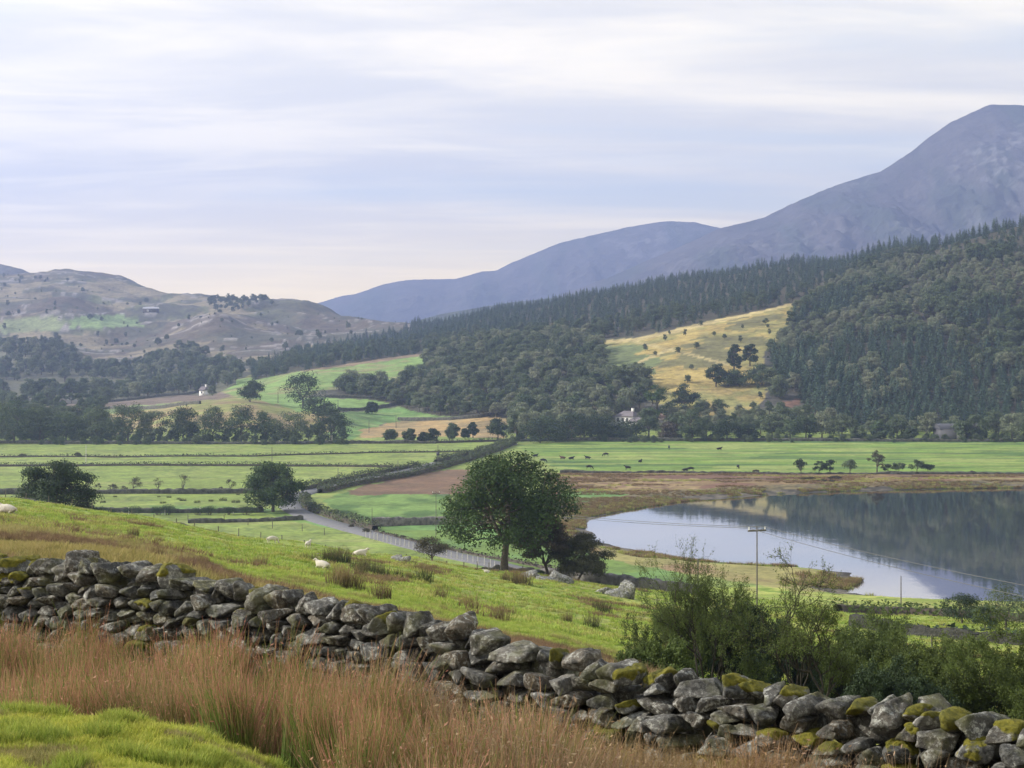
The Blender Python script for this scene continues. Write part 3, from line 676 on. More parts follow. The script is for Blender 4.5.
# scatter as ONE object of kind stuff: points carry turn, size and which source mesh they take
def scatter(name, label, pts, rot, scl, idx, protos, tilt=None):
    col = bpy.data.collections.new(name + ' sources')
    for k, me in enumerate(protos):
        o = bpy.data.objects.new('%s source %02d' % (name, k), me); col.objects.link(o)
    n = len(pts); me = bpy.data.meshes.new(name); me.vertices.add(n); me.vertices.foreach_set('co', np.asarray(pts, np.float32).ravel())
    r = np.zeros((n, 3), np.float32); r[:, 2] = rot
    if tilt is not None: r[:, :2] = tilt
    a = me.attributes.new('turn', 'FLOAT_VECTOR', 'POINT'); a.data.foreach_set('vector', r.ravel())
    s = np.asarray(scl, np.float32); s = np.repeat(s[:, None], 3, 1) if s.ndim == 1 else s
    a = me.attributes.new('size', 'FLOAT_VECTOR', 'POINT'); a.data.foreach_set('vector', np.ascontiguousarray(s, np.float32).ravel())
    a = me.attributes.new('pick', 'INT', 'POINT'); a.data.foreach_set('value', np.asarray(idx, np.int32))
    me.update(); o = link(name, me, kind='stuff', label=label)
    g = bpy.data.node_groups.new(name, 'GeometryNodeTree')
    g.interface.new_socket('Geometry', in_out='INPUT', socket_type='NodeSocketGeometry'); g.interface.new_socket('Geometry', in_out='OUTPUT', socket_type='NodeSocketGeometry')
    N, L = g.nodes, g.links; gi, go = N.new('NodeGroupInput'), N.new('NodeGroupOutput')
    ip = N.new('GeometryNodeInstanceOnPoints'); ci = N.new('GeometryNodeCollectionInfo'); ci.inputs['Collection'].default_value = col
    ci.inputs['Separate Children'].default_value = True; ci.inputs['Reset Children'].default_value = True
    def na(t, nm): q = N.new('GeometryNodeInputNamedAttribute'); q.data_type = t; q.inputs['Name'].default_value = nm; return q.outputs['Attribute']
    L.new(gi.outputs[0], ip.inputs['Points']); L.new(ci.outputs[0], ip.inputs['Instance']); ip.inputs['Pick Instance'].default_value = True
    e = N.new('FunctionNodeEulerToRotation'); L.new(na('FLOAT_VECTOR', 'turn'), e.inputs[0]); L.new(e.outputs[0], ip.inputs['Rotation'])
    L.new(na('FLOAT_VECTOR', 'size'), ip.inputs['Scale']); L.new(na('INT', 'pick'), ip.inputs['Instance Index']); L.new(ip.outputs[0], go.inputs[0])
    md = o.modifiers.new(name, 'NODES'); md.node_group = g
    return o
def sample(poly, n, Y0, Y1, rng, gap=None, jit=0):
    """ground points, even over the land, that the photo shows inside poly"""
    P = np.array(poly, float); out = []; got = 0; tries = 0
    lo, hi = P[:, 0].min(), P[:, 0].max()
    while got < n and tries < 60:
        tries += 1; m = 20000
        Y = np.sqrt(rng.uniform(Y0 ** 2, Y1 ** 2, m)); px = rng.uniform(lo, hi, m); x = (px - CX) / F * Y
        z = H(x, Y); s = HY + (EYE - z) / Y * F; k = in_poly(px, s, P); out.append(np.c_[x, Y, z][k]); got += k.sum()
    out = np.concatenate(out)[:n] if out else np.zeros((0, 3))
    if gap and len(out):
        cell = {}; keep = []
        for i, p in enumerate(out):
            c = (int(p[0] // gap), int(p[1] // gap)); ok = True
            for a in (-1, 0, 1):
                for b in (-1, 0, 1):
                    for j in cell.get((c[0] + a, c[1] + b), ()):
                        if (out[j][0] - p[0]) ** 2 + (out[j][1] - p[1]) ** 2 < gap * gap: ok = False
            if ok: cell.setdefault(c, []).append(i); keep.append(i)
        out = out[keep]
    return out

# ------------------------------------------------------------------ foliage materials and source trees
L_con = mat_leaf('spruce needles', (.042, .082, .06), (.095, .14, .088), .45, .1)
L_dec = mat_leaf('broad leaves', (.062, .102, .048), (.125, .15, .08), .5, .25)
L_pale = mat_leaf('birch leaves', (.15, .19, .11), (.225, .235, .15), .45, .25)
L_ash = mat_leaf('ash leaves', (.042, .078, .022), (.055, .09, .026), .45, .22)
L_dark = mat_leaf('dark leaves', (.030, .054, .026), (.045, .068, .032), .4, .12)
L_haw = mat_leaf('hawthorn leaves', (0.072, 0.062, 0.042), (0.085, 0.085, 0.046), .4, .15)
L_wil = mat_leaf('willow leaves', (.085, .125, .032), (.12, .155, .045), .4, .35, nscale=1.2)
L_shr = mat_leaf('shrub leaves', (.08, .12, .035), (.11, .145, .042), .4, .35, nscale=1.2)
L_hedge = mat_leaf('hedge leaves', (0.065, 0.088, 0.039), (0.085, 0.104, 0.046), .4, .15)
dec = [broadleaf(100 + i, 10, w, base=b * .5, nblob=nb, nleaf=3400, leaf=.62, shape=1.0, fork=fk) for i, (w, b, nb, fk) in
       enumerate(((9, .12, 24, .25), (10.5, .1, 30, .22), (8, .16, 20, .3), (9.5, .05, 28, .2), (7, .1, 18, .3)))]
con = [conifer(200 + i, 10.5, w, nl, pr) for i, (w, nl, pr) in enumerate(((6.0, 20, 9), (6.8, 17, 9), (5.2, 22, 8)))]
dec_me = [both('broadleaf tree %d' % i, d, M_bark, L_dec) for i, d in enumerate(dec)]
pale_me = [both('birch tree %d' % i, d, M_bark_pale, L_pale) for i, d in enumerate(dec[:3])]
con_me = [both('spruce tree %d' % i, d, M_bark, L_con) for i, d in enumerate(con)]
dark_me = [both('dark tree %d' % i, d, M_bark, L_dark) for i, d in enumerate(dec[:3])]

M_stem = mat_flat('dark twigs', (.035, .03, .024), .9, 8, .3)
# ------------------------------------------------------------------ woods on the hillsides
rngw = np.random.default_rng(7)
def pack(pts, rng, idx, s0, s1): n = len(pts); return [(tuple(p), rng.uniform(0, 6.28), rng.uniform(s0, s1), idx(i, p)) for i, p in enumerate(pts)]
def scr(p): return CX + F * p[0] / p[1], HY + (EYE - p[2]) / p[1] * F
trees_con, trees_dec = [], []      # (position, turn, scale, mesh)
a = sample(P_ridge, 11000, 760, 2600, rngw, 4.7)
for p in a:
    px, s = scr(p); lower = s > np.interp(px, [250, 440, 600, 800, 880, 1024], [364, 340, 326, 296, 262, 246])
    if lower and rngw.random() < .35: trees_dec.append((p, rngw.uniform(0, 6.3), rngw.uniform(.55, .9), dec_me[rngw.integers(5)]))
    else: trees_con.append((p, rngw.uniform(0, 6.3), rngw.uniform(.42, .82) * (1 + .25 * float(fbm(p[0] / 50, p[1] / 50, 0, 3, 74))), con_me[rngw.integers(3)]))
a = sample(P_mixed, 11000, 650, 1500, rngw, 3.8)
for p in a:
    px, s = scr(p); m = float(fbm(p[0] / 45, p[1] / 45, 0, 3, 71)[()]) + (.2 if s < np.interp(px, [800, 900, 1024], [352, 335, 345]) else -.2)
    if m > 0: trees_dec.append((p, rngw.uniform(0, 6.3), rngw.uniform(.38, .68), (pale_me if rngw.random() < .8 else dec_me)[rngw.integers(3)]))
    elif m > -.1: trees_dec.append((p, rngw.uniform(0, 6.3), rngw.uniform(.7, 1.0), dec_me[rngw.integers(5)]))
    else: trees_con.append((p, rngw.uniform(0, 6.3), rngw.uniform(.65, 1.0), con_me[rngw.integers(3)]))
a = sample(P_low, 6000, 640, 1100, rngw, 4.0)
for p in a:
    if rngw.random() < .04 + .2 * (float(fbm(p[0] / 30, p[1] / 30, 0, 2, 75)) > .3): trees_dec.append((p, rngw.uniform(0, 6.3), rngw.uniform(.55, .9), pale_me[rngw.integers(3)]))
    else: trees_con.append((p, rngw.uniform(0, 6.3), rngw.uniform(.6, 1.0) * (1 + .3 * float(fbm(p[0] / 40, p[1] / 40, 0, 3, 76))), con_me[rngw.integers(3)]))
a = sample(P_centre, 4500, 680, 1700, rngw, 5.4)
for p in a: trees_dec.append((p, rngw.uniform(0, 6.3), rngw.uniform(.5, 1.0), (pale_me[rngw.integers(3)] if rngw.random() < .22 + .3 * (float(fbm(p[0] / 50, p[1] / 50, 0, 3, 79)) > .15) else dec_me[rngw.integers(5)])))
a = sample(P_left, 3000, 850, 2100, rngw, 6.8)
for p in a:
    if float(fbm(p[0] / 60, p[1] / 90, 0, 3, 73)) > -.3: trees_dec.append((p, rngw.uniform(0, 6.3), rngw.uniform(.45, 1.15), (pale_me[rngw.integers(3)] if rngw.random() < .25 else dec_me[rngw.integers(5)])))
a = sample(P_toe, 900, 660, 1100, rngw, 7.0)
for p in a:
    if 606 < scr(p)[0] < 648 and scr(p)[1] > 417: continue
    trees_dec.append((p, rngw.uniform(0, 6.3), rngw.uniform(.65, 1.15), (pale_me if rngw.random() < .3 else dec_me)[rngw.integers(3)]))
# scrub scattered over the left hill and knoll on its skyline
a = sample([(0, 275), (80, 280), (200, 300), (300, 312), (420, 325), (380, 345), (260, 360), (100, 360), (0, 345)], 300, 1300, 2700, rngw, 7)
for p in a: trees_dec.append((p, rngw.uniform(0, 6.3), .15 + .6 * rngw.random() ** 3, dec_me[rngw.integers(5)]))
a = sample([(205, 302), (225, 296), (262, 296), (275, 306), (240, 312), (210, 312)], 140, 1900, 2420, rngw, 6)
for p in a: trees_dec.append((p, rngw.uniform(0, 6.3), rngw.uniform(.45, .8), dec_me[rngw.integers(5)]))
a = sample([(-40, 400), (60, 398), (120, 402), (110, 412), (60, 425), (0, 436), (-60, 436)], 130, 680, 1200, rngw, 9)
for p in a: trees_dec.append((p, rngw.uniform(0, 6.3), rngw.uniform(.5, 1.0), dec_me[rngw.integers(5)]))
a = sample([(640, 330), (780, 318), (760, 400), (700, 415), (650, 395)], 26, 700, 1500, rngw, 9)
for p in a: trees_dec.append((p, rngw.uniform(0, 6.3), rngw.uniform(.2, .4), dec_me[rngw.integers(5)]))
a = sample([(-60, 430), (40, 424), (110, 426), (180, 430), (340, 433), (345, 441), (-60, 441)], 170, 640, 800, rngw, 5)
for p in a:
    px, s = scr(p)
    if px < 105 or rngw.random() < .45: trees_dec.append((p, rngw.uniform(0, 6.3), rngw.uniform(.45, .85) * (1.15 if px < 105 else .8), dec_me[rngw.integers(5)]))
a = sample([(655, 441), (640, 425), (700, 416), (770, 412), (840, 425), (1024, 430), (1100, 430), (1100, 441)], 190, 672, 800, rngw, 5)
for p in a: trees_dec.append((p, rngw.uniform(0, 6.3), rngw.uniform(.35, .75), (pale_me if rngw.random() < .4 else dec_me)[rngw.integers(3)]))
a = sample([(-60, 437), (350, 437), (350, 445), (-60, 445)], 210, 625, 680, rngw, 3)
for p in a: trees_dec.append((p - np.array([0, 0, .5]), rngw.uniform(0, 6.3), rngw.uniform(.18, .42), dec_me[3]))
a = sample([(512, 438), (1060, 438), (1060, 443), (512, 443)], 170, 640, 700, rngw, 3)
for p in a: trees_dec.append((p - np.array([0, 0, .5]), rngw.uniform(0, 6.3), rngw.uniform(.16, .38), dec_me[3]))
# (the tree groups by the white house, golden slope and right edge of the plantation are placed one by one below)
# far hill across: spruce
q = rngw.uniform(0, 1, (700, 2)); pxs = 400 + q[:, 0] * 260; Yq = 2700 + q[:, 1] * 235
crest_far = np.interp(pxs, [405, 440, 480, 512, 550, 620, 700], [322, 312, 305, 300, 296, 292, 300])
zq = (EYE + (HY - crest_far) / F * 2950) * np.clip(1 + (Yq - 2950) / 260, 0, 1) ** 1.15 - 5
for x_, y_, z_ in zip((pxs - CX) / F * Yq * 1.0, Yq, zq): trees_con.append(((x_, y_, z_), rngw.uniform(0, 6.3), rngw.uniform(.8, 1.1), con_me[rngw.integers(3)]))

def emit(lst, n_single, kind, cat, name, labels, group, stuffname, stufflabel):
    """the n_single that show largest stand as things of their own, the rest as one mass"""
    def shows(t): px, s = scr(t[0]); return -(t[2] / t[0][1]) if -5 < px < 1029 else 0
    lst = sorted(lst, key=shows); one, rest = lst[:n_single], lst[n_single:]
    for p, r, s, me in one:
        lab, grp = labels(p, me)
        link(name, me, None, lab, cat, grp, None, p, r, s)
    protos = sorted({t[3].name for t in rest}); pm = [bpy.data.meshes[k] for k in protos]
    scatter(stuffname, stufflabel, [t[0] for t in rest], np.array([t[1] for t in rest]), np.array([t[2] for t in rest]), [protos.index(t[3].name) for t in rest], pm)
def lab_con(p, me):
    px, s = scr(p)
    if px > 770: return 'dark spruce packed in the plantation at the foot of the wooded slope beyond the lake', 'spruces of the plantation beyond the lake'
    return 'dark spruce in the long conifer belt below the mountains', 'spruces of the long belt below the mountains'
def lab_dec(p, me):
    px, s = scr(p)
    if px > 760: return 'round pale-leaved tree among the spruces on the wooded slope beyond the lake', 'pale trees on the wooded slope beyond the lake'
    if px > 500 and s > 384: return 'broadleaf tree in the mixed wood between the lane and the white house', 'trees of the wood beside the white house'
    if px > 640: return 'small dark bush dotted on the golden bracken slope', 'bushes on the golden slope'
    if px > 325: return 'round-crowned tree packed in the oak wood above the green fields', 'trees of the oak wood in mid-valley'
    if s < 330: return 'scrubby bush on the craggy moorland hill under the skyline', 'bushes on the craggy hill'
    if s > 399: return 'hazy tree in the low wood at the foot of the craggy hill', 'trees of the low wood under the craggy hill'
    return 'hazy tree in the woodland band across the craggy hill', 'trees of the woodland band on the craggy hill'
emit(trees_con, 290, 'con', 'tree', 'spruce_tree', lab_con, None, 'spruce_forest', 'dark spruce forest covering the hillsides beyond the lake')
emit(trees_dec, 210, 'dec', 'tree', 'broadleaf_tree', lab_dec, None, 'broadleaf_wood', 'broadleaf woodland covering the hillsides around the valley')

# ------------------------------------------------------------------ single trees of the valley, one by one
# (photo column, photo row of the foot, height m, width m, kind, first distance to look, what sets it apart)
def put_tree(px, ys, hpx, wpx, kind, Y0, name, label, group=None, cat='tree', seed=None, parts=True, Yfix=None, **kw):
    p = at(px, Yfix) if Yfix else hit(px, ys, Y0)
    Y = p[1]; h = hpx / F * Y; w = wpx / F * Y
    sd = seed if seed is not None else int(px * 7 + ys)
    dflt = dict(base=.04, nblob=int(kw.pop('nblob', 30)), nleaf=int(kw.pop('nleaf', 3400)), leaf=kw.pop('leaf', max(.24, 1.65 / F * Y)), fork=.25)
    dflt.update({k: v for k, v in kw.items() if k not in ('bark',)})
    WL = broadleaf(sd, h, w * 1.08, **dflt)
    if kw.get('bark') is None: kw['bark'] = M_bark
    return tree_thing(name, WL, kw['bark'], kind, (p[0], p[1], p[2] - .15), label, cat, group)
belt = [(-12, 441, 42, 46, 'hazy dark tree cut by the edge at the far end of the belt'), (14, 441, 38, 34, 'dark tree in the hedgerow belt left of the white power pole'), (40, 442, 34, 32, 'low rounded hazy tree in the valley belt'),
  (66, 443, 30, 34, 'low grey-green tree behind the far meadow bush'), (97, 443, 33, 34, 'tree with soft flat top in the belt beyond the far meadow'), (128, 443, 36, 34, 'tree in front of the yellow knoll, west end'),
  (153, 444, 30, 26, 'slim paler tree beside the pair of pale poles'), (183, 445, 34, 34, 'dense dark round tree at the foot of the knoll'), (213, 445, 34, 32, 'grey-green round tree at the foot of the knoll'),
  (241, 445, 34, 30, 'slightly taller tree below the crest of the knoll'), (266, 445, 30, 30, 'tree with thin crown where the knoll slopes down'), (291, 445, 30, 34, 'spreading tree hanging below the end of the knoll'),
  (331, 444, 33, 36, 'dark pointed tree behind the pale pole at the knoll end')]
for i, (px, ys, h, w, lab) in enumerate(belt):
    put_tree(px, ys, h * 1.12, w * 1.2, L_dark if 'dark' in lab and i > 6 else L_dec, 600, 'hedgerow_tree', lab, 'trees of the belt beyond the far meadow', nleaf=4200, Yfix=634 + (i * 37) % 19, base=-.02, trunk=.02)
mids = [(250, 402, 22, 28, L_dark, 'near-black dense tree on the rise above the knoll'), (303, 408, 36, 44, L_dark, 'large dark round tree between knoll and green field'),
  (318, 420, 26, 34, L_dark, 'dark tree sloping down beside the knoll'), (347, 393, 20, 30, L_dec, 'flat-topped tree of the grove above the pale field, outer end'), (366, 395, 22, 26, L_dec, 'middle tree of the grove above the pale field'),
  (372, 414, 12, 15, L_dark, 'small round dark bush standing alone in the strip fields'), (390, 443, 16, 15, L_dec, 'small tree in front of the ochre stubble, leaning'), (409, 443, 15, 15, L_dec, 'thin branchy tree before the ochre stubble'),
  (423, 443, 11, 13, L_dark, 'low dark thorn in the hedge below the ochre field'), (433, 443, 15, 16, L_dark, 'dark thorn in the middle of the hedge below the ochre field'), (452, 441, 19, 17, L_dec, 'rounded thorn in the hedge below the ochre field'),
  (465, 439, 11, 9, L_dark, 'tiny dark tree before the ochre field'), (473, 438, 17, 11, L_dark, 'narrow dark tree before the ochre field'), (498, 440, 23, 22, L_dark, 'round tree at the end of the ochre field by the lane')]
for px, ys, h, w, k, lab in mids:
    put_tree(px, ys, h, w, k, 610, 'field_tree', lab, 'scattered trees of the middle fields')
toe = [(540, 443, 26, 44, L_dark, 'wide dark thicket where the lane enters the wood'), (572, 441, 28, 48, L_dark, 'wide dark thicket beside the meadow, middle of the row'), (602, 440, 26, 38, L_dark, 'dark thicket left of the white house'),
  (629, 440, 19, 40, L_dark, 'low dark bush in front of the white house'), (657, 424, 44, 28, L_ash, 'tall full green tree right beside the white house'), (669, 440, 18, 26, L_haw, 'brownish round bush at the edge of the bright meadow'),
  (684, 409, 26, 30, L_dark, 'dark tree on the slope above the house roofs'), (692, 441, 34, 26, L_dec, 'slender green tree standing at the meadow edge'), (727, 441, 24, 32, L_dark, 'big dark rounded bush at the edge of the bright meadow'),
  (748, 441, 18, 26, L_dark, 'lower dark bush joined to the big rounded one'), (716, 387, 24, 22, L_dark, 'dark pointed tree between the two golden slopes'), (734, 372, 30, 16, L_dark, 'tall dark tree on the edge of the golden slope'),
  (750, 366, 24, 16, L_dark, 'dark conical tree on the edge of the golden slope'), (735, 386, 16, 30, L_dec, 'low tree row below the golden slope'), (762, 385, 20, 30, L_dec, 'bushy tree closing off the golden slope'),
  (778, 398, 24, 24, L_dec, 'tree above the patch of red bracken'), (782, 430, 24, 26, L_dec, 'grey-green tree above the far meadow hedge'), (640, 388, 26, 24, L_dec, 'tree at the lower tip of the golden slope'), (620, 392, 26, 26, L_dec, 'tree at the wood edge below the golden slope')]
for px, ys, h, w, k, lab in toe:
    put_tree(px, ys, h, w, k, 640, 'valley_edge_tree', lab, 'trees around the white house and golden slope', nleaf=4000, base=-.02)
row = [(772, 24, 22, 'darker'), (790, 22, 26, ''), (806, 24, 24, ''), (822, 26, 26, ''), (842, 22, 26, ''), (858, 16, 18, ''), (880, 20, 22, ''), (897, 22, 24, ''), (912, 14, 14, ''), (926, 26, 20, ''), (948, 17, 20, ''),
       (962, 20, 22, ''), (978, 26, 28, ''), (996, 24, 28, ''), (1012, 28, 26, ''), (1032, 26, 30, '')]
rowlab = ['first tree right of the white house in the far meadow row', 'rounded dark thorn in the far row near the red bracken', 'two-lobed thorn at the far edge of the meadow', 'airy green thorn at the far edge of the meadow', 'dark spreading thorn with a gap beside it',
  'small thorn in the gap of the far row', 'brownish spreading thorn below the spruce plantation', 'thin-leaved thorn below the spruce plantation', 'smallest bush of the far row, round and dark', 'green mushroom-shaped tree just left of the grey barn',
  'bush half hiding the grey barn', 'dark tree hard against the right end of the grey barn', 'wide tree just right of the grey barn', 'wide grey tree in the far row under the spruces', 'taller green tree in the far row near the picture edge', 'grey tree of the far row cut by the picture edge']
for (px, h, w, _), lab in zip(row, rowlab):
    put_tree(px, 443, h, w, L_pale if 'green' in lab else L_dec, 600, 'meadow_edge_tree', lab, 'thorn trees along the far edge of the bright meadow', Yfix=655 + (px * 7) % 22, base=.06)
shore = [(801, 474, 15, 18, L_dark, 'first round thorn of the row between meadow and lake'), (819, 474, 14, 14, L_dark, 'narrow dark thorn with forked stem near the lake'), (830, 474, 15, 16, L_dark, 'dark round thorn joined to its forked neighbour near the lake'),
  (850, 473, 14, 18, L_dec, 'pale spreading thorn in the lakeside row'), (877, 473, 24, 18, L_haw, 'tallest thorn of the lakeside row'), (888, 473, 9, 12, L_dec, 'tiny thorn right of the tallest lakeside one'), (899, 472, 11, 13, L_dec, 'small pale thorn of the lakeside row'),
  (917, 472, 12, 18, L_dec, 'wide thorn near the end of the lakeside row'), (928, 472, 9, 12, L_dark, 'low thorn at the end of the lakeside row')]
for px, ys, h, w, k, lab in shore:
    put_tree(px, ys, h, w, k, 300, 'lakeside_thorn', lab, 'thorns between the meadow and the lake', base=.22, nblob=14, nleaf=1500, leaf=.32)
def bush_low(px, ys, hpx, wpx, Y0, name, label, kind, group=None, seed=0, dens=1600):
    p = hit(px, ys, Y0); Y = p[1]; h, w = hpx / F * Y, wpx / F * Y
    rng = np.random.default_rng(seed + int(px)); Wd, Lf = Geo(), Geo(); nb = 9
    for i in range(nb):
        a = rng.uniform(-1, 1, 2); r = h * rng.uniform(.3, .5)
        c = np.array([a[0] * w * .38, a[1] * w * .25, h * rng.uniform(.3, .6) * (1 - .4 * abs(a[0]))]); limb(Wd, (c[0] * .3, c[1] * .3, -.1), c, h * .02 + .01, .01, rng)
        k = dens // nb; d = unit(rng.normal(0, 1, (k, 3))); d[:, 2] = np.abs(d[:, 2]) * .9 - .15
        P = c + d * r * (rng.uniform(0, 1, (k, 1)) ** .35) * np.array([1.0 + w / h * .22, 1.2, .95]); P[:, 2] = np.maximum(P[:, 2], .03)
        leaves(Lf, P, d, max(.06, .8 / F * Y), rng)
    return tree_thing(name, (Wd, Lf), M_bark, kind, p, label, 'bush', group, stem='stems', crown='foliage')
for px, ys, h, w, lab in ((835, 479.5, 4.5, 18, 'low dark scrub clump on the brown lakeside marsh, larger one'), (809, 480, 4, 14, 'low dark scrub clump on the marsh below the first lakeside thorn'), (826, 482, 3.5, 20, 'flat dark scrub patch at the water edge of the marsh'),
      (756, 472, 3, 7, 'tiny bush on the line between meadow and marsh'), (972, 474, 4, 8, 'tiny bush on the marsh near the picture edge')):
    bush_low(px, ys, h, w, 300, 'scrub_bush', lab, L_haw, 'scrub on the lakeside marsh')

# near left valley: thorns along the stone wall, low bushes by the lower hedge
for px, h, w, sp, lab in ((86, 15, 14, 900, 'leafy thorn just right of the big dark bush'), (99, 9, 7, 200, 'spindly thorn sapling behind the left valley wall'), (112, 7, 12, 600, 'low leafy thorn behind the left valley wall'),
      (124, 6, 8, 200, 'thin low sapling beside the spreading thorn'), (133, 14, 19, 900, 'spreading leafy thorn behind the left valley wall'), (158, 14, 12, 260, 'bare wispy tree behind the left valley wall, the shorter one'),
      (183, 17, 16, 330, 'bare wispy tree behind the left valley wall, the wider one'), (221, 5, 5, 150, 'tiny sprig behind the left valley wall'), (230, 13, 12, 420, 'thin thorn left of the big roadside tree')):
    put_tree(px, 491, h, w, L_haw, 230, 'wall_thorn', lab, 'small trees behind the left valley wall', base=.28, nblob=12, nleaf=sp, leaf=.22, fork=.22, trunk=.03)
for px, h, w, lab in ((101, 7, 12, 'low bush nearest the big dark bush on the lower left hedge'), (111, 6, 9, 'smaller low bush beside the first on the lower left hedge'), (133, 8, 17, 'rounded low bush on the lower left hedge'), (158, 8, 13, 'left lobe of the pair of low bushes'),
      (168, 9, 15, 'right lobe of the pair of low bushes'), (198, 7, 12, 'low bush starting the long run towards the roadside tree'), (211, 9, 13, 'darker low bush of the long run'), (228, 8, 12, 'low bush in the middle of the long run'), (246, 9, 18, 'broad low bush touching the roadside tree')):
    bush_low(px, 515, h * 1.5, w * 1.15, 240, 'low_bush', lab, L_dark, 'low bushes along the lower left hedge')
for px, h, w, lab in ((23, 4.5, 10, 'tiny bush on the far left meadow'), (77, 6, 6, 'tiny bush beside the white power pole on the far meadow')):
    bush_low(px, 457, h, w, 500, 'meadow_bush', lab, L_haw, 'bushes on the far meadow', dens=700)

# the large trees
def big(px, Y, h, w, mat, name, label, seed, foot=None, **kw):
    p = at(px, Y); WL = broadleaf(seed, h, w, **kw); return tree_thing(name, WL, M_bark, mat, (p[0], p[1], (foot if foot is not None else p[2]) - .1), label, 'tree')
big(504, 186, 13.0, 16.4, L_ash, 'ash_tree', 'tallest leafy green tree, standing alone at the fence in mid-picture', 3, base=.07, nblob=120, nleaf=30000, leaf=.32, fork=.22, rb=.58, trunk=.03, flat=.8, lean=(.4, 0))
big(548, 189, 6.4, 7.0, L_haw, 'hawthorn_tree', 'dark hawthorn leaning against the right side of the tall green tree', 12, base=.2, nblob=56, rb=.7, nleaf=24000, leaf=.21, fork=.2, trunk=.026, lean=(-.6, 0))
big(578, 187, 5.2, 6.8, L_haw, 'hawthorn_tree', 'low drooping purplish hawthorn reaching down to the boulders', 17, base=-.05, nblob=60, rb=.7, nleaf=22000, leaf=.18, fork=.16, trunk=.02, lean=(.8, 0))
big(432, 171, 3.0, 3.6, L_haw, 'hawthorn_tree', 'small umbrella-shaped hawthorn by the road fence', 23, base=.34, nblob=20, nleaf=4200, leaf=.13, fork=.3, trunk=.03)
p = hit(274, 512, 230)
big(273, p[1], 51 / F * p[1], 70 / F * p[1], L_ash, 'roadside_tree', 'broad dark green tree at the bend of the valley road', 31, base=-.08, nblob=70, rb=.7, nleaf=16000, leaf=.42, fork=.2, trunk=.03)
p = at(60, 205)
big(57, 205, EYE - (466 - HY) / F * 205 + 1.2 - p[2], 10.8, L_dark, 'dark_bush_tree', 'large dark mounded evergreen bush beyond the crest fence', 37, foot=p[2], base=-.12, nblob=90, rb=.75, nleaf=30000, leaf=.27, fork=.15, trunk=.03)
bush_low(540, 588, 8, 12, 190, 'low_bush', 'small grey round bush under the tall green tree', L_dec, None, 5)
bush_low(638, 585, 9, 10, 190, 'low_bush', 'small bush on the lower pasture beyond the boulders', L_dec, None, 6)
bush_low(366, 533, 6, 6, 200, 'low_bush', 'tiny round bush at the road edge, lower one', L_haw, None, 7)
bush_low(351, 528, 4, 4, 200, 'low_bush', 'tiny round bush at the road edge, upper one', L_haw, None, 8)
# hawthorns and willow scrub just beyond the near wall
def shrub(px, Y, h, w, mat, name, label, seed, **kw):
    p = at(px, Y); WL = twiggy(seed, h, w, **kw); Z = np.concatenate(WL[1].v); X = Z
    k = h / max(.1, np.percentile(Z[:, 2], 99.5)); kx = w / max(.1, np.percentile(Z[:, 0], 98.5) - np.percentile(Z[:, 0], 1.5)) 
    c = (np.percentile(Z[:, 0], 98.5) + np.percentile(Z[:, 0], 1.5)) / 2
    for g in WL: g.v = [v * np.array([kx, kx, k]) - np.array([c * kx * .9, 0, 0]) * np.clip(v[:, 2:3] * k / h, 0, 1) for v in g.v]
    return tree_thing(name, WL, M_stem, mat, (p[0], p[1], p[2] - .1), label, 'shrub', stem='stems', crown='foliage')
def hpx(px, Y, ytop): return EYE + (HY - ytop) / F * Y - h1((px - CX) / F * Y, Y) + .1
shrub(706, 40, hpx(706, 40, 547), 2.7, L_shr, 'willow_shrub', 'tall twiggy shrub with thin see-through top against the lake', 51, nstem=5, depth=5, leaf=.045, per=4, split=3, r0=.045, spread=.8)
shrub(676, 46, hpx(676, 46, 600), 2.2, L_shr, 'willow_shrub', 'spreading shrub at the left end of the thicket', 52, nstem=5, depth=5, leaf=.047, per=5, split=3, r0=.035, spread=1.0)
shrub(806, 38, hpx(806, 38, 556), 2.35, L_wil, 'hawthorn_shrub', 'open hawthorn with dark bare stems and flat leafy top behind the wall', 58, nstem=3, depth=5, leaf=.05, per=5, split=3, r0=.07, spread=.55, lfrom=3)
shrub(742, 47, hpx(742, 47, 603), 3.4, L_dark, 'dark_shrub', 'dense dark shrub between the two taller ones', 54, nstem=8, depth=5, leaf=.06, per=8, split=3, r0=.04, spread=1.0)
shrub(862, 50, hpx(862, 50, 622), 3.2, L_shr, 'willow_shrub', 'mid-height shrub in the dip right of the open hawthorn', 55, nstem=8, depth=5, leaf=.06, per=7, split=3, r0=.03, spread=1.0)
shrub(945, 43, hpx(945, 43, 622), 3.5, L_wil, 'willow_shrub', 'full pale-green shrub filling the gap behind the mossy end of the wall', 56, nstem=9, depth=5, leaf=.055, per=8, split=3, r0=.03, spread=1.0)
shrub(1022, 41, hpx(1022, 41, 640), 2.8, L_wil, 'willow_shrub', 'pale-green shrub cut by the right picture edge', 57, nstem=8, depth=5, leaf=.055, per=8, split=3, r0=.03, spread=1.0)
shrub(790, 52, hpx(790, 52, 632), 3.2, L_dark, 'dark_shrub', 'dark low thicket seen through the open hawthorn', 59, nstem=8, depth=5, leaf=.06, per=8, split=3, r0=.03, spread=1.0)
shrub(900, 34, hpx(900, 34, 668), 2.2, L_dark, 'dark_shrub', 'low dark shrub just above the wall top near the mossy stones', 60, nstem=7, depth=5, leaf=.05, per=7, split=3, r0=.03, spread=1.0)
shrub(650, 36, hpx(650, 36, 645), 1.6, L_shr, 'willow_shrub', 'low leafy shrub resting against the wall behind the bright moss', 61, nstem=7, depth=4, leaf=.05, per=12, split=3, r0=.02, spread=1.0)
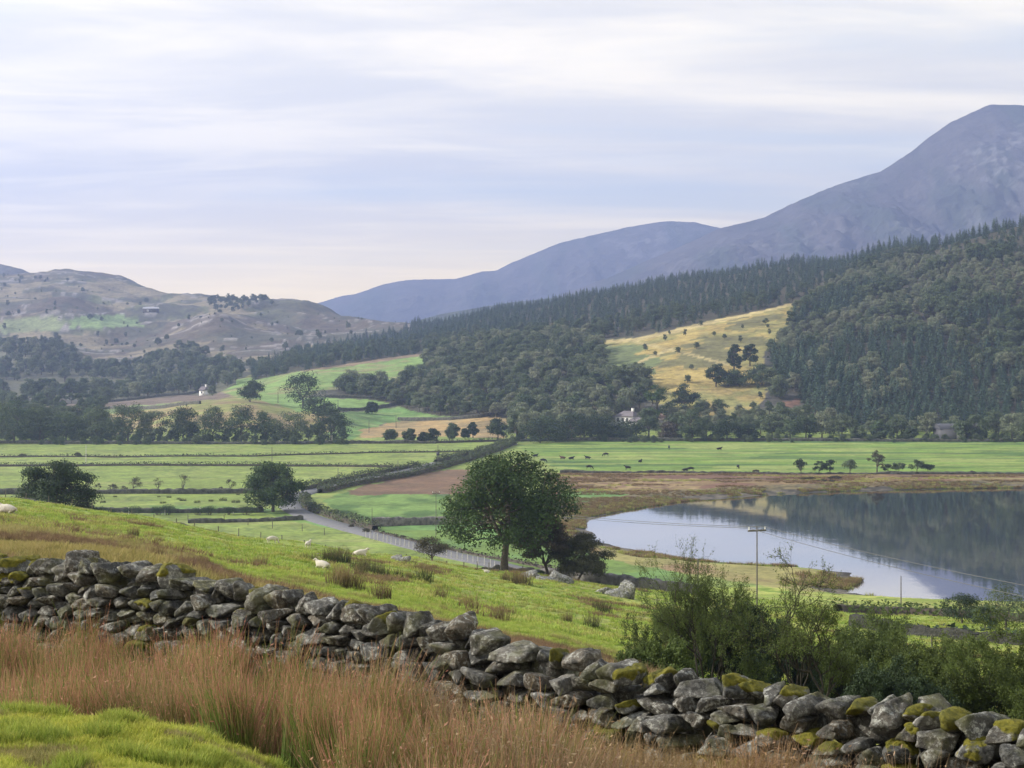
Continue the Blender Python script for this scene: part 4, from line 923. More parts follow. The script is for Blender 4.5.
for px, Y, yt, w, lab, m in ((1006, 150, 584, 6.6, 'dark tree by the lake shore cut by the right edge', L_dec), (962, 158, 595, 4.2, 'small dark bush on the near lake shore', L_dark), (985, 148, 603, 2.6, 'round bush in front of the lakeside wall', L_dec)):
    p = at(px, Y); h = EYE + (HY - yt) / F * Y - p[2]; tree_thing('lakeside_bush', broadleaf(int(px), h, w, base=0, nblob=22, nleaf=5000, leaf=.14, fork=.2), M_bark, m, p, lab, 'bush', stem='stems', crown='foliage')

# ------------------------------------------------------------------ hedges and valley walls
def hedge(pts, hgt, wid, name, label, mat=None, group=None, dens=9, gapn=.25, seed=1):
    P = np.array([gp(*p) if len(p) == 2 else p[:2] for p in pts], float); d = np.r_[0, np.cumsum(np.hypot(*np.diff(P, axis=0).T))]
    rng = np.random.default_rng(seed); n = int(d[-1] * dens * hgt * 2.2); s = rng.uniform(0, d[-1], n)
    hh = hgt * (1 + .5 * fbm(s / 5, seed, 0, 3, 3)); th = rng.uniform(0, math.pi, n); rr = rng.uniform(.55, 1, n)
    x = np.interp(s, d, P[:, 0]); y = np.interp(s, d, P[:, 1]); e = .5
    tx = np.interp(s + e, d, P[:, 0]) - np.interp(s - e, d, P[:, 0]); ty = np.interp(s + e, d, P[:, 1]) - np.interp(s - e, d, P[:, 1]); l = np.hypot(tx, ty) + 1e-6
    o = np.cos(th) * wid / 2 * rr * (1 + .3 * fbm(s / 3, seed + 9, 0, 2, 5)); x = x - ty / l * o; y = y + tx / l * o
    z = H(x, y) + np.sin(th) ** .6 * hh * rr; G = Geo()
    N = np.stack([-ty / l * np.cos(th), tx / l * np.cos(th), np.sin(th) + .2], 1)
    leaves(G, np.c_[x, y, z], N, .42, rng, asp=.8)
    c = P.mean(0); G.v = [v - np.array([c[0], c[1], 0]) for v in G.v]
    # stems and banked earth inside, so no light shows through the foot
    k = max(2, int(d[-1] / 3)); ss = np.linspace(0, d[-1], k); bx, by = np.interp(ss, d, P[:, 0]), np.interp(ss, d, P[:, 1])
    t_ = unit(np.c_[np.gradient(bx), np.gradient(by)]); nn = np.c_[-t_[:, 1], t_[:, 0]] * wid * .32; bz = H(bx, by)
    secs = []
    for a_, zz in ((-1, -.3), (-.5, hgt * .45), (.5, hgt * .45), (1, -.3)): secs.append(np.c_[bx + nn[:, 0] * a_ - c[0], by + nn[:, 1] * a_ - c[1], bz + zz])
    S = np.array(secs); idx = np.arange(4 * k).reshape(4, k); f = np.stack([idx[:-1, :-1], idx[:-1, 1:], idx[1:, 1:], idx[1:, :-1]], -1).reshape(-1, 4)
    G.add(S.reshape(-1, 3), f, 1)
    return link(name, G.mesh(name, [mat or L_hedge, M_bark]), None, label, 'hedge', group, None, (c[0], c[1], 0))
hg = 'hedges of the valley fields'
hedge([(-80, 457.2), (0, 457.2), (128, 457), (256, 456.5), (330, 454), (400, 453), (463, 452.2)], .9, 1.4, 'hedge', 'thin long dark hedge across the far left meadow, upper of two', None, hg, 6, seed=1)
hedge([(-80, 466.6), (0, 466.6), (128, 466), (256, 466), (330, 466.3), (393, 467)], 1.25, 1.8, 'hedge', 'thicker long dark hedge across the left meadow, lower of two', None, hg, 6, seed=2)
hedge([(303, 491), (318, 487.5), (338, 482.5), (372, 475.5), (419, 466.5)], 2.0, 2.2, 'hedge', 'hedge on the far side of the lane beyond the bend', None, hg, seed=3)
hedge([(320, 493.5), (345, 487.5), (384, 480.5), (412, 475.5), (440, 469), (470, 460.5), (497, 451.5), (515, 444)], 2.2, 2.4, 'hedge', 'long hedge on the near side of the lane running up to the wood', None, hg, seed=4)
hedge([(436, 463), (462, 457.5), (488, 451), (505, 445.5), (513, 442)], 2.3, 2.2, 'hedge', 'short hedge on the far side of the lane below the wood', None, hg, seed=5)
hedge([(306, 499), (304, 503), (310, 509.5), (325, 516), (348, 523.5), (375, 531)], 1.9, 2.8, 'hedge', 'bushy hedge inside the bend of the valley road', None, hg, seed=6)
hedge([(436, 443.2), (470, 442.5), (505, 441.5)], 1.6, 2.0, 'hedge', 'short grey hedge at the far end of the left meadows', None, hg, 6, seed=7)
hedge([(375, 533), (420, 544), (480, 556), (560, 572)], .7, 1.6, 'rough_verge', 'low strip of rough weeds along the valley road', L_haw, None, 7, seed=8)
M_black = mat_flat('dark wet wall stone', (.05, .05, .042), .95, 5, .6, .2)
M_wstone = mat_flat('valley wall stone', (.16, .15, .14), .95, 1.1, .65, .2)
M_wdark = mat_flat('mossy valley wall stone', (.085, .085, .068), .95, 1.1, .7, .2)
def field_wall(pts, hgt, wid, label, mat, name='stone_wall', step=.7, seed=0, zz=None):
    P = np.array([gp(*p) if len(p) == 2 else p[:2] for p in pts], float); d = np.r_[0, np.cumsum(np.hypot(*np.diff(P, axis=0).T))]
    k = int(d[-1] / step) + 2; s = np.linspace(0, d[-1], k); x, y = np.interp(s, d, P[:, 0]), np.interp(s, d, P[:, 1]); g = H(x, y)
    t_ = unit(np.c_[np.gradient(x), np.gradient(y)]); n = np.c_[-t_[:, 1], t_[:, 0]]; c = P.mean(0); prof_ = ((-.5, -.4), (-.45, .35), (-.4, .7), (-.25, 1), (.25, 1), (.4, .7), (.45, .35), (.5, -.4)); S = []
    for i, (o, q) in enumerate(prof_):
        jx = fbm(s / .8 + i * 7, seed, 0, 2, 5) * .16; jz = fbm(s / .9 + i * 3, seed + 4, 0, 2, 6) * .3 * (q > 0) + fbm(s / 9, seed, 0, 3, 8) * .4 * q
        S.append(np.c_[x + n[:, 0] * (o * wid + jx) - c[0], y + n[:, 1] * (o * wid + jx) - c[1], g + q * hgt + jz])
    S = np.array(S); m = len(prof_); idx = np.arange(m * k).reshape(m, k); f = np.stack([idx[:-1, :-1], idx[:-1, 1:], idx[1:, 1:], idx[1:, :-1]], -1).reshape(-1, 4)
    return link(name, new_mesh(name, S.reshape(-1, 3), f, [mat]), None, label, 'wall', 'stone walls of the valley fields', None, (c[0], c[1], 0))
field_wall([(-80, 494.5), (0, 494), (90, 494), (180, 494), (256, 493.5)], 1.2, .9, 'long dark stone wall behind the row of small thorns at left', M_wdark, seed=1)
field_wall([(95, 513.2), (170, 513.5), (256, 513), (262, 512)], .8, .8, 'stone wall under the low bushes at left', M_wdark, seed=2)
field_wall([(188, 524.2), (256, 522.5), (303, 520.5)], .6, .7, 'low stone wall below the roadside tree', M_wdark, seed=3)
field_wall([(372, 526.4), (400, 525.2), (436, 524.4), (470, 525)], 1.5, .9, 'pale grey stone wall edging the dark green field left of the tall tree', M_wstone, seed=4)
field_wall([(560, 472.4), (640, 472.8), (760, 473.5), (900, 474), (1100, 474.5)], .5, .8, 'low dark bank between cattle meadow and brown marsh', M_wdark, 'stone_wall', seed=5)
field_wall([(-80, 443.6), (100, 444), (256, 444), (350, 443.6), (436, 443.6)], 1.0, .9, 'far stone wall at the foot of the tree belt', M_wdark, seed=6)
field_wall([(515, 441.8), (620, 441), (760, 441.3), (900, 442), (1100, 442)], 1.0, .9, 'far stone wall along the back of the cattle meadow', M_wdark, seed=7)
def wpt(px, Y): return ((px - CX) / F * Y, Y, 0)
field_wall([wpt(508, 192), wpt(540, 194), wpt(575, 193), wpt(610, 190), wpt(650, 186), wpt(700, 184)], 1.0, .8, 'grey stone wall running behind the hawthorns beside the tall tree', M_wstone, step=.5, seed=8)
field_wall([wpt(850, 140), wpt(900, 136), wpt(960, 132), wpt(1024, 128), wpt(1100, 126)], .9, .5, 'stone wall below the lake shore at right', M_black, step=.22, seed=9)
field_wall([wpt(-90, 171), wpt(0, 171), wpt(60, 171.5), wpt(128, 172), wpt(256, 173), wpt(384, 174), wpt(470, 178), wpt(500, 183)], .55, .7, 'low dark bank along the crest under the post fence', M_wdark, step=.6, seed=10)
for pts, lab in (([(338, 410.5), (380, 408), (400, 403), (410, 404)], 'dark wall round the pale strip field'), ([(398, 420.5), (450, 420), (478, 418), (505, 413.5)], 'dark wall above the ochre stubble'),
                 ([(420, 411), (470, 413), (500, 413)], 'dark bank across the upper strip field'), ([(325, 397.5), (400, 399), (410, 403)], 'wall in front of the grove'), ([(64, 413.5), (110, 409), (200, 404)], 'wall edging the pale field on the knoll'), ([(95, 403), (128, 400.5), (150, 398), (200, 392)], 'wall crossing the moor above the knoll')):
    Q = [hit(a, b, 690)[:2] + (0,) for a, b in pts]; field_wall(Q, 1.3, 1.0, lab, M_wdark, step=1.5, seed=len(lab))

hedge([(x_, y_, 0) for x_, y_, _ in (wpt(838, 176), wpt(880, 178), wpt(940, 176), wpt(1000, 172), wpt(1060, 168))], 1.5, 3.5, 'scrub_strip', 'dark green strip of scrub along the near shore of the lake', L_shr, None, 9, seed=9)
hedge([(x_, y_, 0) for x_, y_, _ in (wpt(860, 141), wpt(930, 136), wpt(1000, 131), wpt(1060, 129))], 1.0, 2.6, 'scrub_strip', 'low brambles growing over the wall below the lake shore', L_dark, None, 8, seed=10)
# ------------------------------------------------------------------ the near dry stone wall
def icosphere(sub):
    import bmesh
    bm = bmesh.new(); bmesh.ops.create_icosphere(bm, subdivisions=sub, radius=1.0)
    v = np.array([x.co[:] for x in bm.verts]); f = np.array([[w.index for w in p.verts] for p in bm.faces]); bm.free(); return unit(v), f
ICO = {k: icosphere(k) for k in (2, 3, 4, 5)}
def rock(planes, seed, p=7, sub=4, rough=.05, facets=5, rng=None):
    """rounded stone bounded by planes (normal, distance); chipped by a few extra cuts and roughened"""
    rng = rng or np.random.default_rng(seed); D, Fc = ICO[sub]
    pl = list(planes); m = np.mean([d for _, d in planes])
    for _ in range(facets):
        n = unit(rng.normal(0, 1, 3)); r0 = 1 / (sum(max(0, float(n @ a)) ** 4 / d ** 4 for a, d in planes) ** .25); pl.append((n, r0 * rng.uniform(.80, .98)))
    A = np.array([a for a, _ in pl]); dd = np.array([d for _, d in pl]); q = np.maximum(0, D @ A.T) / dd
    r = (q ** p).sum(1) ** (-1 / p); P = D * r[:, None]; o = rng.uniform(0, 100, 3)
    k = 1 + rough * (fbm(P[:, 0] / (m * .9) + o[0], P[:, 1] / (m * .9) + o[1], P[:, 2] / (m * .9) + o[2], 2, 3) * 1.8 + fbm(P[:, 0] / (m * .28) + o[0], P[:, 1] / (m * .28), P[:, 2] / (m * .28) + o[2], 4, 5, .6) * .85)
    return P * k[:, None], Fc
def mat_stone():
    t = NT('lichened stone'); c = t.attr('Col'); pos = t.node('ShaderNodeTexCoord').outputs['Object']
    n1 = t.noise(6, 6, .7, pos); n2 = t.noise(21, 6, .75, pos); n3 = t.noise(120, 3, .7, pos)
    sep = t.node('ShaderNodeSeparateColor'); t.L.new(c, sep.inputs[0]); tint, moss, own = sep.outputs[0], sep.outputs[1], sep.outputs[2]
    base = t.mix(tint, (.098, .10, .098), (.165, .125, .075)); base = t.mix(t.mr(own, 0, 1, 0, .55), base, (.35, .35, .33))
    base = t.mix(t.mr(n1, .42, .62), base, (.035, .035, .032))
    lich = t.math('MULTIPLY', t.mr(n2, .50, .55), t.mr(n1, .36, .52, 1, .15)); base = t.mix(lich, base, (.55, .56, .51))
    base = t.mix(t.math('MULTIPLY', t.mr(n3, .56, .68), .7), base, (.05, .05, .045))
    mc = t.mix(t.mr(n2, .35, .65), (.07, .075, .01), (.24, .215, .025))
    mm = t.math('MULTIPLY', t.mr(moss, .2, .5), t.mr(t.math('ADD', n2, moss), .62, .82)); base = t.mix(mm, base, mc)
    gr = t.math('MULTIPLY', t.mr(t.noise(3.1, 3, .6, pos), .5, .66), .55); base = t.mix(gr, base, (.14, .145, .05))
    t.L.new(base, t.b.inputs['Base Color']); t.b.inputs['Roughness'].default_value = .85
    h = t.math('ADD', t.math('MULTIPLY', n2, 1.0), t.math('MULTIPLY', n3, .35)); h = t.math('ADD', h, t.math('MULTIPLY', n1, 1.2)); t.bump(h, .035, 1.0); return t.m
M_stone = mat_stone()
WPATH = np.array([((px - CX) / F * Y, Y) for px, Y in ((-420, 24), (-150, 21.3), (0, 19.8), (256, 17.5), (512, 15.5), (768, 13.8), (1024, 12.3), (1250, 11.3), (1700, 9.9))])
TOPZ = [(px, EYE + (HY - ys) / F * Y) for px, ys, Y in ((-420, 548, 24), (-150, 548, 21.3), (0, 556, 19.8), (120, 560, 18.7), (200, 576, 18.0), (256, 588, 17.5), (320, 598, 17.0), (400, 610, 16.4), (450, 622, 16.0), (512, 636, 15.5), (600, 658, 14.9), (650, 668, 14.6),
        (700, 668, 14.3), (768, 680, 13.8), (840, 694, 13.4), (930, 706, 12.85), (1024, 722, 12.3), (1250, 756, 11.3), (1700, 830, 9.9))]
wd = np.r_[0, np.cumsum(np.hypot(*np.diff(WPATH, axis=0).T))]
def wall_at(s):
    x, y = np.interp(s, wd, WPATH[:, 0]), np.interp(s, wd, WPATH[:, 1]); e = .15
    t = np.array([np.interp(s + e, wd, WPATH[:, 0]) - np.interp(s - e, wd, WPATH[:, 0]), np.interp(s + e, wd, WPATH[:, 1]) - np.interp(s - e, wd, WPATH[:, 1])]); t /= np.linalg.norm(t)
    px = CX + F * x / y; return x, y, t, h1(x, y) - .04, np.interp(px, [a for a, _ in TOPZ], [b for _, b in TOPZ]), px
def clip(poly, n, d):
    out = []
    for i in range(len(poly)):
        a, b = poly[i], poly[(i + 1) % len(poly)]; da, db = a @ n - d, b @ n - d
        if da <= 0: out.append(a)
        if (da < 0) != (db < 0) and abs(da - db) > 1e-9: out.append(a + (b - a) * (da / (da - db)))
    return out
def build_wall():
    rng = np.random.default_rng(11); root = link('dry_stone_wall', None, None, 'long rough dry stone wall of lichened, partly mossy boulders across the near pasture', 'wall')
    seeds = []
    s = .0; L = wd[-1]; row = 0; hgt = .0
    # beds of stones: (s, height) seeds in loose courses, taller stones lower down
    beds = [(.0, .19), (.19, .17), (.36, .15), (.51, .14), (.65, .13), (.78, .12), (.90, .12), (1.02, .11), (1.13, .11)]
    for b, (h0, dh) in enumerate(beds):
        s = rng.uniform(0, .2)
        while s < L:
            w = rng.choice([rng.uniform(.10, .17), rng.uniform(.18, .28), rng.uniform(.28, .42)], p=[.38, .40, .22]); seeds.append((s + w / 2, h0 + dh / 2 + rng.normal(0, .03), w, b)); s += w
    S = np.array([(a, c) for a, c, _, _ in seeds]); stones = []
    for i, (s0, h0, w, b) in enumerate(seeds):
        x, y, t, zb, zt, px = wall_at(s0); H0 = zt - zb
        if h0 > H0 - .16: continue
        near = np.nonzero((np.abs(S[:, 0] - s0) < .9) & (np.abs(S[:, 1] - h0) < .6))[0]; near = near[near != i]
        poly = [np.array(q) for q in ((s0 - .4, 0 - .1), (s0 + .4, -.1), (s0 + .4, H0 - .10), (s0 - .4, H0 - .10))]; k = 2.3
        c0 = np.array([s0, h0 * k])
        poly = [np.array([q[0], q[1] * k]) for q in poly]
        for j in near:
            c1 = np.array([S[j, 0], S[j, 1] * k]); n = c1 - c0; l = np.linalg.norm(n); n = n / l; wgt = (seeds[i][2] - seeds[j][2]) * .12; poly = clip(poly, n, n @ (c0 + c1) / 2 + wgt)
            if len(poly) < 3: break
        if len(poly) < 3: continue
        poly = [np.array([q[0], q[1] / k]) for q in poly]; stones.append((s0, poly, b, 0))
    # coping: big stones laid over the full thickness, tilted, many standing on edge
    s = rng.uniform(0, .2)
    while s < L:
        w = rng.choice([rng.uniform(.11, .17), rng.uniform(.17, .26), rng.uniform(.26, .36)], p=[.35, .45, .2]); x, y, t, zb, zt, px = wall_at(s + w / 2); H0 = zt - zb
        th = rng.uniform(.24, .34) + (.06 if w < .3 else 0); top = H0 + rng.normal(-.015, .035); lo = H0 - .15 + rng.uniform(-.03, .02); tilt = rng.normal(0, .18)
        q = [np.array(v) for v in ((s, lo - .01), (s + w, lo - .01), (s + w * (1 + .12 * tilt) + .02, top - w * tilt * .3 - rng.uniform(0, .07)), (s + w * rng.uniform(.35, .65), top + .03), (s + .0 + .1 * tilt * w, top + w * tilt * .3 - rng.uniform(0, .07)))]
        stones.append((s + w / 2, q, 9, 1)); s += w * rng.uniform(.93, 1.0)
    objs = []
    for k, (s0, poly, b, cap) in enumerate(stones):
        c = np.mean(poly, axis=0); A = 0; pl = []
        for i in range(len(poly)):
            a, q = poly[i], poly[(i + 1) % len(poly)]; e = q - a; l = np.linalg.norm(e)
            if l < .025: continue
            n = np.array([e[1], -e[0]]) / l; d = float((a - c) @ n)
            if d < 0: n, d = -n, -d
            g = rng.uniform(.80, .93); tiltn = unit(np.array([n[0], n[1], rng.normal(0, .12)])); pl.append((tiltn, max(.04, d * g + .004)))
        if len(pl) < 3: continue
        dep = (.24 if cap else .17) * rng.uniform(.8, 1.1)
        pl.append((unit(np.array([rng.normal(0, .16), rng.normal(0, .16) + .1, 1])), dep)); pl.append((unit(np.array([rng.normal(0, .12), 0, -1])), dep))
        x, y, t, zb, zt, px = wall_at(c[0]); vis = -60 < px < 1090
        P, Fc = rock(pl, k, p=rng.uniform(8, 26), sub=5 if vis else 3, rough=.095, facets=int(rng.integers(4, 9)), rng=rng)
        off = (0 if cap else .16) + rng.normal(0, .025) + (-.10 * c[1] + .06 if not cap else 0)      # the face leans back as it rises
        n3 = np.array([t[1], -t[0]])
        X = x + P[:, 0] * t[0] + (P[:, 2] + off) * n3[0]; Y = y + P[:, 0] * t[1] + (P[:, 2] + off) * n3[1]; Z = zb + c[1] + P[:, 1]
        size = (max(q[0] for q in poly) - min(q[0] for q in poly)) * (max(q[1] for q in poly) - min(q[1] for q in poly))
        mossy = (rng.random() < (.14 if cap else .07)) * rng.uniform(.3, .8); mossy *= (1.0 if px > 330 else .45)
        for mpx, wid in ((8, 18), (30, 12), (640, 14), (666, 12), (728, 10), (748, 12), (918, 16), (1005, 16), (258, 10), (790, 10), (165, 8)):
            if abs(px - mpx) < wid and (cap or rng.random() < .35): mossy = max(mossy, .95)
        nz = np.clip(P[:, 1] / (np.abs(P).max(0)[1] + 1e-6), -1, 1); mm = mossy * sst(-.15, .55, nz * .8 + 1.5 * fbm(X * 7, Y * 7, Z * 7, 4, 77))
        lift = sst(.4, .8, mm) * .014 * (1 + .5 * fbm(X * 25, Y * 25, Z * 25, 2, 78)); r = np.linalg.norm(P, axis=1) + 1e-6
        X = X + (P[:, 0] * t[0] + P[:, 2] * n3[0]) / r * lift; Y = Y + (P[:, 0] * t[1] + P[:, 2] * n3[1]) / r * lift; Z = Z + P[:, 1] / r * lift
        tint = rng.uniform(0, .45) + (.45 if rng.random() < .2 + .15 * (px > 380) else 0); own = rng.random() ** 2.2
        shows = size * (1 if vis else 0) * (1.6 if cap else 1) * (1 if c[1] + zb > 24.0 + SH(15) else .35) / y
        objs.append((shows, np.stack([X, Y, Z], 1), Fc, np.stack([np.full(len(X), tint), mm, np.full(len(X), own)], 1), mossy, cap, tint, own))
    # coarser stones on the far face and in the heart of the wall
    s = 0
    while s < L:
        w = rng.uniform(.28, .5); x, y, t, zb, zt, px = wall_at(s); n3 = np.array([t[1], -t[0]])
        for hh in (.15, .42, .68, .9, 1.05):
            if hh > zt - zb - .18: continue
            pl = [(unit(rng.normal(0, .12, 3) + np.array(v)), d * rng.uniform(.85, 1.05)) for v, d in (((1, 0, 0), w * .5), ((-1, 0, 0), w * .5), ((0, 1, 0), .16), ((0, -1, 0), .16), ((0, 0, 1), .2), ((0, 0, -1), .2))]
            P, Fc = rock(pl, 0, p=7, sub=2, rough=.08, facets=3, rng=rng); off = -.16
            objs.append((0, np.stack([x + P[:, 0] * t[0] + (P[:, 2] + off) * n3[0], y + P[:, 0] * t[1] + (P[:, 2] + off) * n3[1], zb + hh + P[:, 1]], 1), Fc, np.tile([.3, 0, .1], (len(P), 1)), 0, 0, 0, 0))
        s += w * .95
    objs.sort(key=lambda o: -o[0])
    for o in objs[:100]:
        c = o[1].mean(0); me = new_mesh('stone', o[1], o[2], [M_stone], True); vcol(me, 'Col', o[3])
        q = link('stone', me, root)
        if o[4] > .8: q['label'] = 'coping stone with a cushion of yellow-green moss' if o[5] else 'stone with yellow-green moss'
    G = Geo()
    for o in objs[100:]: G.add(o[1], o[2], 0, o[3])
    link('smaller_stones', G.mesh('smaller_stones', [M_stone], True, True), root, kind='stuff')
build_wall()
def boulder(px, Y, w, h, label, seed, n=3, group='boulders on the pasture'):
    rng = np.random.default_rng(seed); G = Geo(); p = at(px, Y)
    for i in range(n):
        ww = w * rng.uniform(.35, .6) if n > 1 else w * .5; hh = h * rng.uniform(.6, 1)
        pl = [(unit(rng.normal(0, .3, 3) + np.array(v)), d * rng.uniform(.8, 1.1)) for v, d in (((1, 0, 0), ww), ((-1, 0, 0), ww), ((0, 1, 0), ww * .7), ((0, -1, 0), ww * .7), ((0, 0, 1), hh), ((0, 0, -1), hh * .5))]
        P, Fc = rock(pl, 0, p=6, sub=4, rough=.09, facets=8, rng=rng); P = P + np.array([(i - (n - 1) / 2) * w * .55, rng.normal(0, .15 * w), 0])
        G.add(P, Fc, 0, np.tile([.12, 0, .9], (len(P), 1)))
    link('boulder', G.mesh('boulder', [M_stone], True, True), None, label, 'boulder', group, None, p)
boulder(543, 160, 2.6, .75, 'long low pale outcrop with green hollow, at the foot of the purplish hawthorn', 1, 3)
boulder(535, 163, .9, .55, 'single pale boulder on the left end of the low outcrop', 2, 1)
boulder(607, 150, 1.5, 1.0, 'left one of the two big rounded pale boulders', 3, 1)
boulder(622, 149, 1.7, 1.0, 'right one of the two big rounded pale boulders', 4, 2)
boulder(400, 140, 1.3, .35, 'flat pale rock among the rush tufts near the sheep', 5, 2)
boulder(318, 120, .5, .2, 'small rock among the rush tufts near the sheep', 6, 1)

# ------------------------------------------------------------------ rushes and grass
def blades(seed, n, h, spread, wid, lean, c0, c1, c2, bend=.35, plume=0.0, kt=.55, dv=.5):
    """tuft of separate stems; colour runs from the foot (c0) to the tip (c2)"""
    rng = np.random.default_rng(seed); a = rng.uniform(0, 6.283, n); r = spread * np.sqrt(rng.uniform(0, 1, n)) ; x, y = r * np.cos(a), r * np.sin(a)
    H_ = h * rng.uniform(.55, 1.08, n); la = rng.uniform(0, 6.283, n) * .6 + a * .4; lm = lean * H_ * rng.uniform(.2, 1.3, n); bx, by = np.cos(la) * lm + .10 * H_, np.sin(la) * lm
    ts = np.array([0, .35, .7, 1.0]); w = wid * rng.uniform(.7, 1.3, n); fa = rng.uniform(0, math.pi, n); wx, wy = np.cos(fa), np.sin(fa); V_, C_ = [], []
    dry = rng.uniform(0, 1, n)[:, None]
    for t in ts:
        cx, cy = x + bx * t ** (1 + bend * 2), y + by * t ** (1 + bend * 2); cz = H_ * (t - .12 * t * t * (lm / (H_ + 1e-6))); ww = w * (1 - t * .75) * .5
        for sg in (-1, 1): V_.append(np.stack([cx + wx * ww * sg, cy + wy * ww * sg, cz], 1))
        tt = np.clip(t * 1.15 - .1 + (dry - .5) * dv, 0, 1); c = np.where(tt < kt, np.array(c0) * (1 - tt / kt) + np.array(c1) * (tt / kt), np.array(c1) * (1 - (tt - kt) / (1 - kt)) + np.array(c2) * ((tt - kt) / (1 - kt)))
        C_ += [c, c]
    V_ = np.array(V_).transpose(1, 0, 2).reshape(-1, 3); C_ = np.array(C_).transpose(1, 0, 2).reshape(-1, 3); m = len(ts) * 2; f = []
    b = (np.arange(n) * m)[:, None]
    f = np.concatenate([b + np.array([2 * i, 2 * i + 1, 2 * i + 3, 2 * i + 2]) for i in range(len(ts) - 1)])
    G = Geo(); G.add(V_, f, 0, C_)
    if plume > 0:
        k = int(n * plume); j = rng.choice(n, k, replace=False); t = rng.uniform(.72, .98, k); P = np.stack([x[j] + bx[j] * t ** (1 + bend * 2), y[j] + by[j] * t ** (1 + bend * 2), H_[j] * (t - .12 * t * t * (lm[j] / H_[j]))], 1)
        leaves(G, P, rng.normal(0, 1, (k, 3)), .03, rng, c=np.tile(c2, (k, 1)), asp=.45)
    return G
M_blade = mat_attr('grass blades', .3, .7)
grn, ol, yel, red, pal, dk = (.075, .12, .022), (.13, .145, .04), (.26, .21, .06), (.27, .155, .085), (.34, .24, .15), (.05, .06, .022)
rush = [blades(300, 135, .92, .12, .0078, .2, (.10, .16, .03), (.17, .24, .045), (.44, .215, .14), plume=.45, kt=.8, dv=.9), blades(301, 135, .95, .13, .0075, .24, (.10, .15, .03), (.20, .22, .055), (.44, .24, .155), plume=.6, kt=.72, dv=.9),
        blades(302, 150, .86, .12, .005, .32, dk, (.20, .15, .07), pal, plume=.9), blades(303, 150, .78, .12, .005, .35, (.10, .11, .03), yel, (.33, .22, .11), plume=.9), blades(304, 120, .62, .16, .006, .6, dk, (.11, .09, .045), (.22, .16, .09), bend=.6)]
rush_me = [g.mesh('rush tuft %d' % i, [M_blade], False, True) for i, g in enumerate(rush)]
rngr = np.random.default_rng(21)
def fill_rushes():
    P, R_, S_, I_, T_ = [], [], [], [], []
    n = 5200; px = rngr.uniform(-420, 1500, n); u = rngr.uniform(0, 1, n)
    for a, b in zip(px, u):
        if abs(a) < -1: continue
        # between the grassy bank's foot and the wall's foot
        Yw = np.interp(a, [-420, 0, 512, 1024, 1700], [24, 19.8, 15.5, 12.3, 9.9]) - .42; Y0 = np.interp(a, [-420, 0, 128, 200, 256, 300, 400, 600, 1100], [12.6, 12.5, 12.4, 12.1, 11.7, 11.2, 9.6, 8.8, 8.3]); Y = Y0 + (Yw - Y0) * b
        x = (a - CX) / F * Y; dn = fbm(x / .7, Y / .7, 0, 2, 91); 
        if rngr.random() > .88 + dn: continue
        z = h1(x, Y); tip = np.interp(a, [-100, 0, 200, 300, 350, 450, 550, 650, 800, 900, 1024], [608, 610, 614, 634, 650, 684, 716, 730, 746, 766, 790]); hmx = (EYE - (tip - HY) / F * Y - z) / .95
        hs = rngr.uniform(.72, 1.06) * (1 + .2 * float(fbm(x / 1.3, Y / 1.3, 0, 2, 92)))
        # dry and low towards the right, reddish and tall at left
        if a > 640: hs *= np.interp(a, [640, 800, 1100], [1, .84, .74])
        if Y > Yw - .5: hs *= .8
        g = float(fbm(x / .9, Y / .9, 3, 2, 93)); dryness = np.interp(a, [-100, 250, 330, 420, 560, 1024], [.06, .08, .24, .56, .8, 1.0]) + g * .7
        k = 0 if dryness < .28 else 1 if dryness < .52 else 2 if dryness < .78 else 3
        if rngr.random() < .12: k = 4
        clump = float(fbm(x / .55, Y / .55, 9, 3, 94)); hs = min(hs, hmx * rngr.uniform(.6, 1.1)) * (1 + .55 * clump)
        if clump < -.28: continue
        if hs < .12: continue
        P.append((x, Y, z - .03)); R_.append(rngr.uniform(0, 6.283)); S_.append(hs); I_.append(k); T_.append((rngr.normal(0, .07), rngr.normal(.04, .07)))
    scatter('rushes', 'tall reddish-brown rushes crowding the foot of the near wall', P, R_, S_, I_, rush_me, T_)
fill_rushes()
lawn = [blades(320, 60, .045, .07, .0042, .6, (.22, .28, .04), (.33, .40, .055), (.50, .52, .11)), blades(321, 60, .055, .08, .0042, .7, (.24, .31, .035), (.38, .44, .05), (.60, .57, .13)), blades(322, 40, .05, .06, .004, .5, (.12, .15, .04), (.28, .26, .08), (.42, .36, .16)),
        blades(323, 50, .09, .06, .005, .5, (.14, .20, .03), (.23, .31, .04), (.38, .42, .09))]
lawn_me = [g.mesh('turf tuft %d' % i, [M_blade], False, True) for i, g in enumerate(lawn)]
def fill_lawn():
    n = 52000; Y = rngr.uniform(7.2, 12.9, n); x = rngr.uniform(-5.6, 1.2, n); px = CX + F * x / Y; z = H(x, Y)
    lim = np.interp(px, [-900, 0, 128, 200, 256, 300, 400, 600], [13.2, 12.9, 12.8, 12.5, 12.0, 11.5, 9.9, 9.0]); k = (Y < lim); k &= ~((px < -700))
    x, Y, z = x[k], Y[k], z[k]; n = len(x); g = fbm(x / .5, Y / .5, 0, 3, 95); g2 = fbm(x / .22, Y / .22, 0, 2, 96)
    idx = np.where(g2 > .34, 3, np.where(g > .34, 2, np.where(rngr.random(n) < .5, 0, 1)))
    scatter('short_grass', 'bright short grass on the near bank at lower left', np.c_[x, Y, z - .005], rngr.uniform(0, 6.28, n), rngr.uniform(.5, 1.0, n) * (1 + .35 * g2), idx, lawn_me, rngr.normal(0, .12, (n, 2)))
fill_lawn()
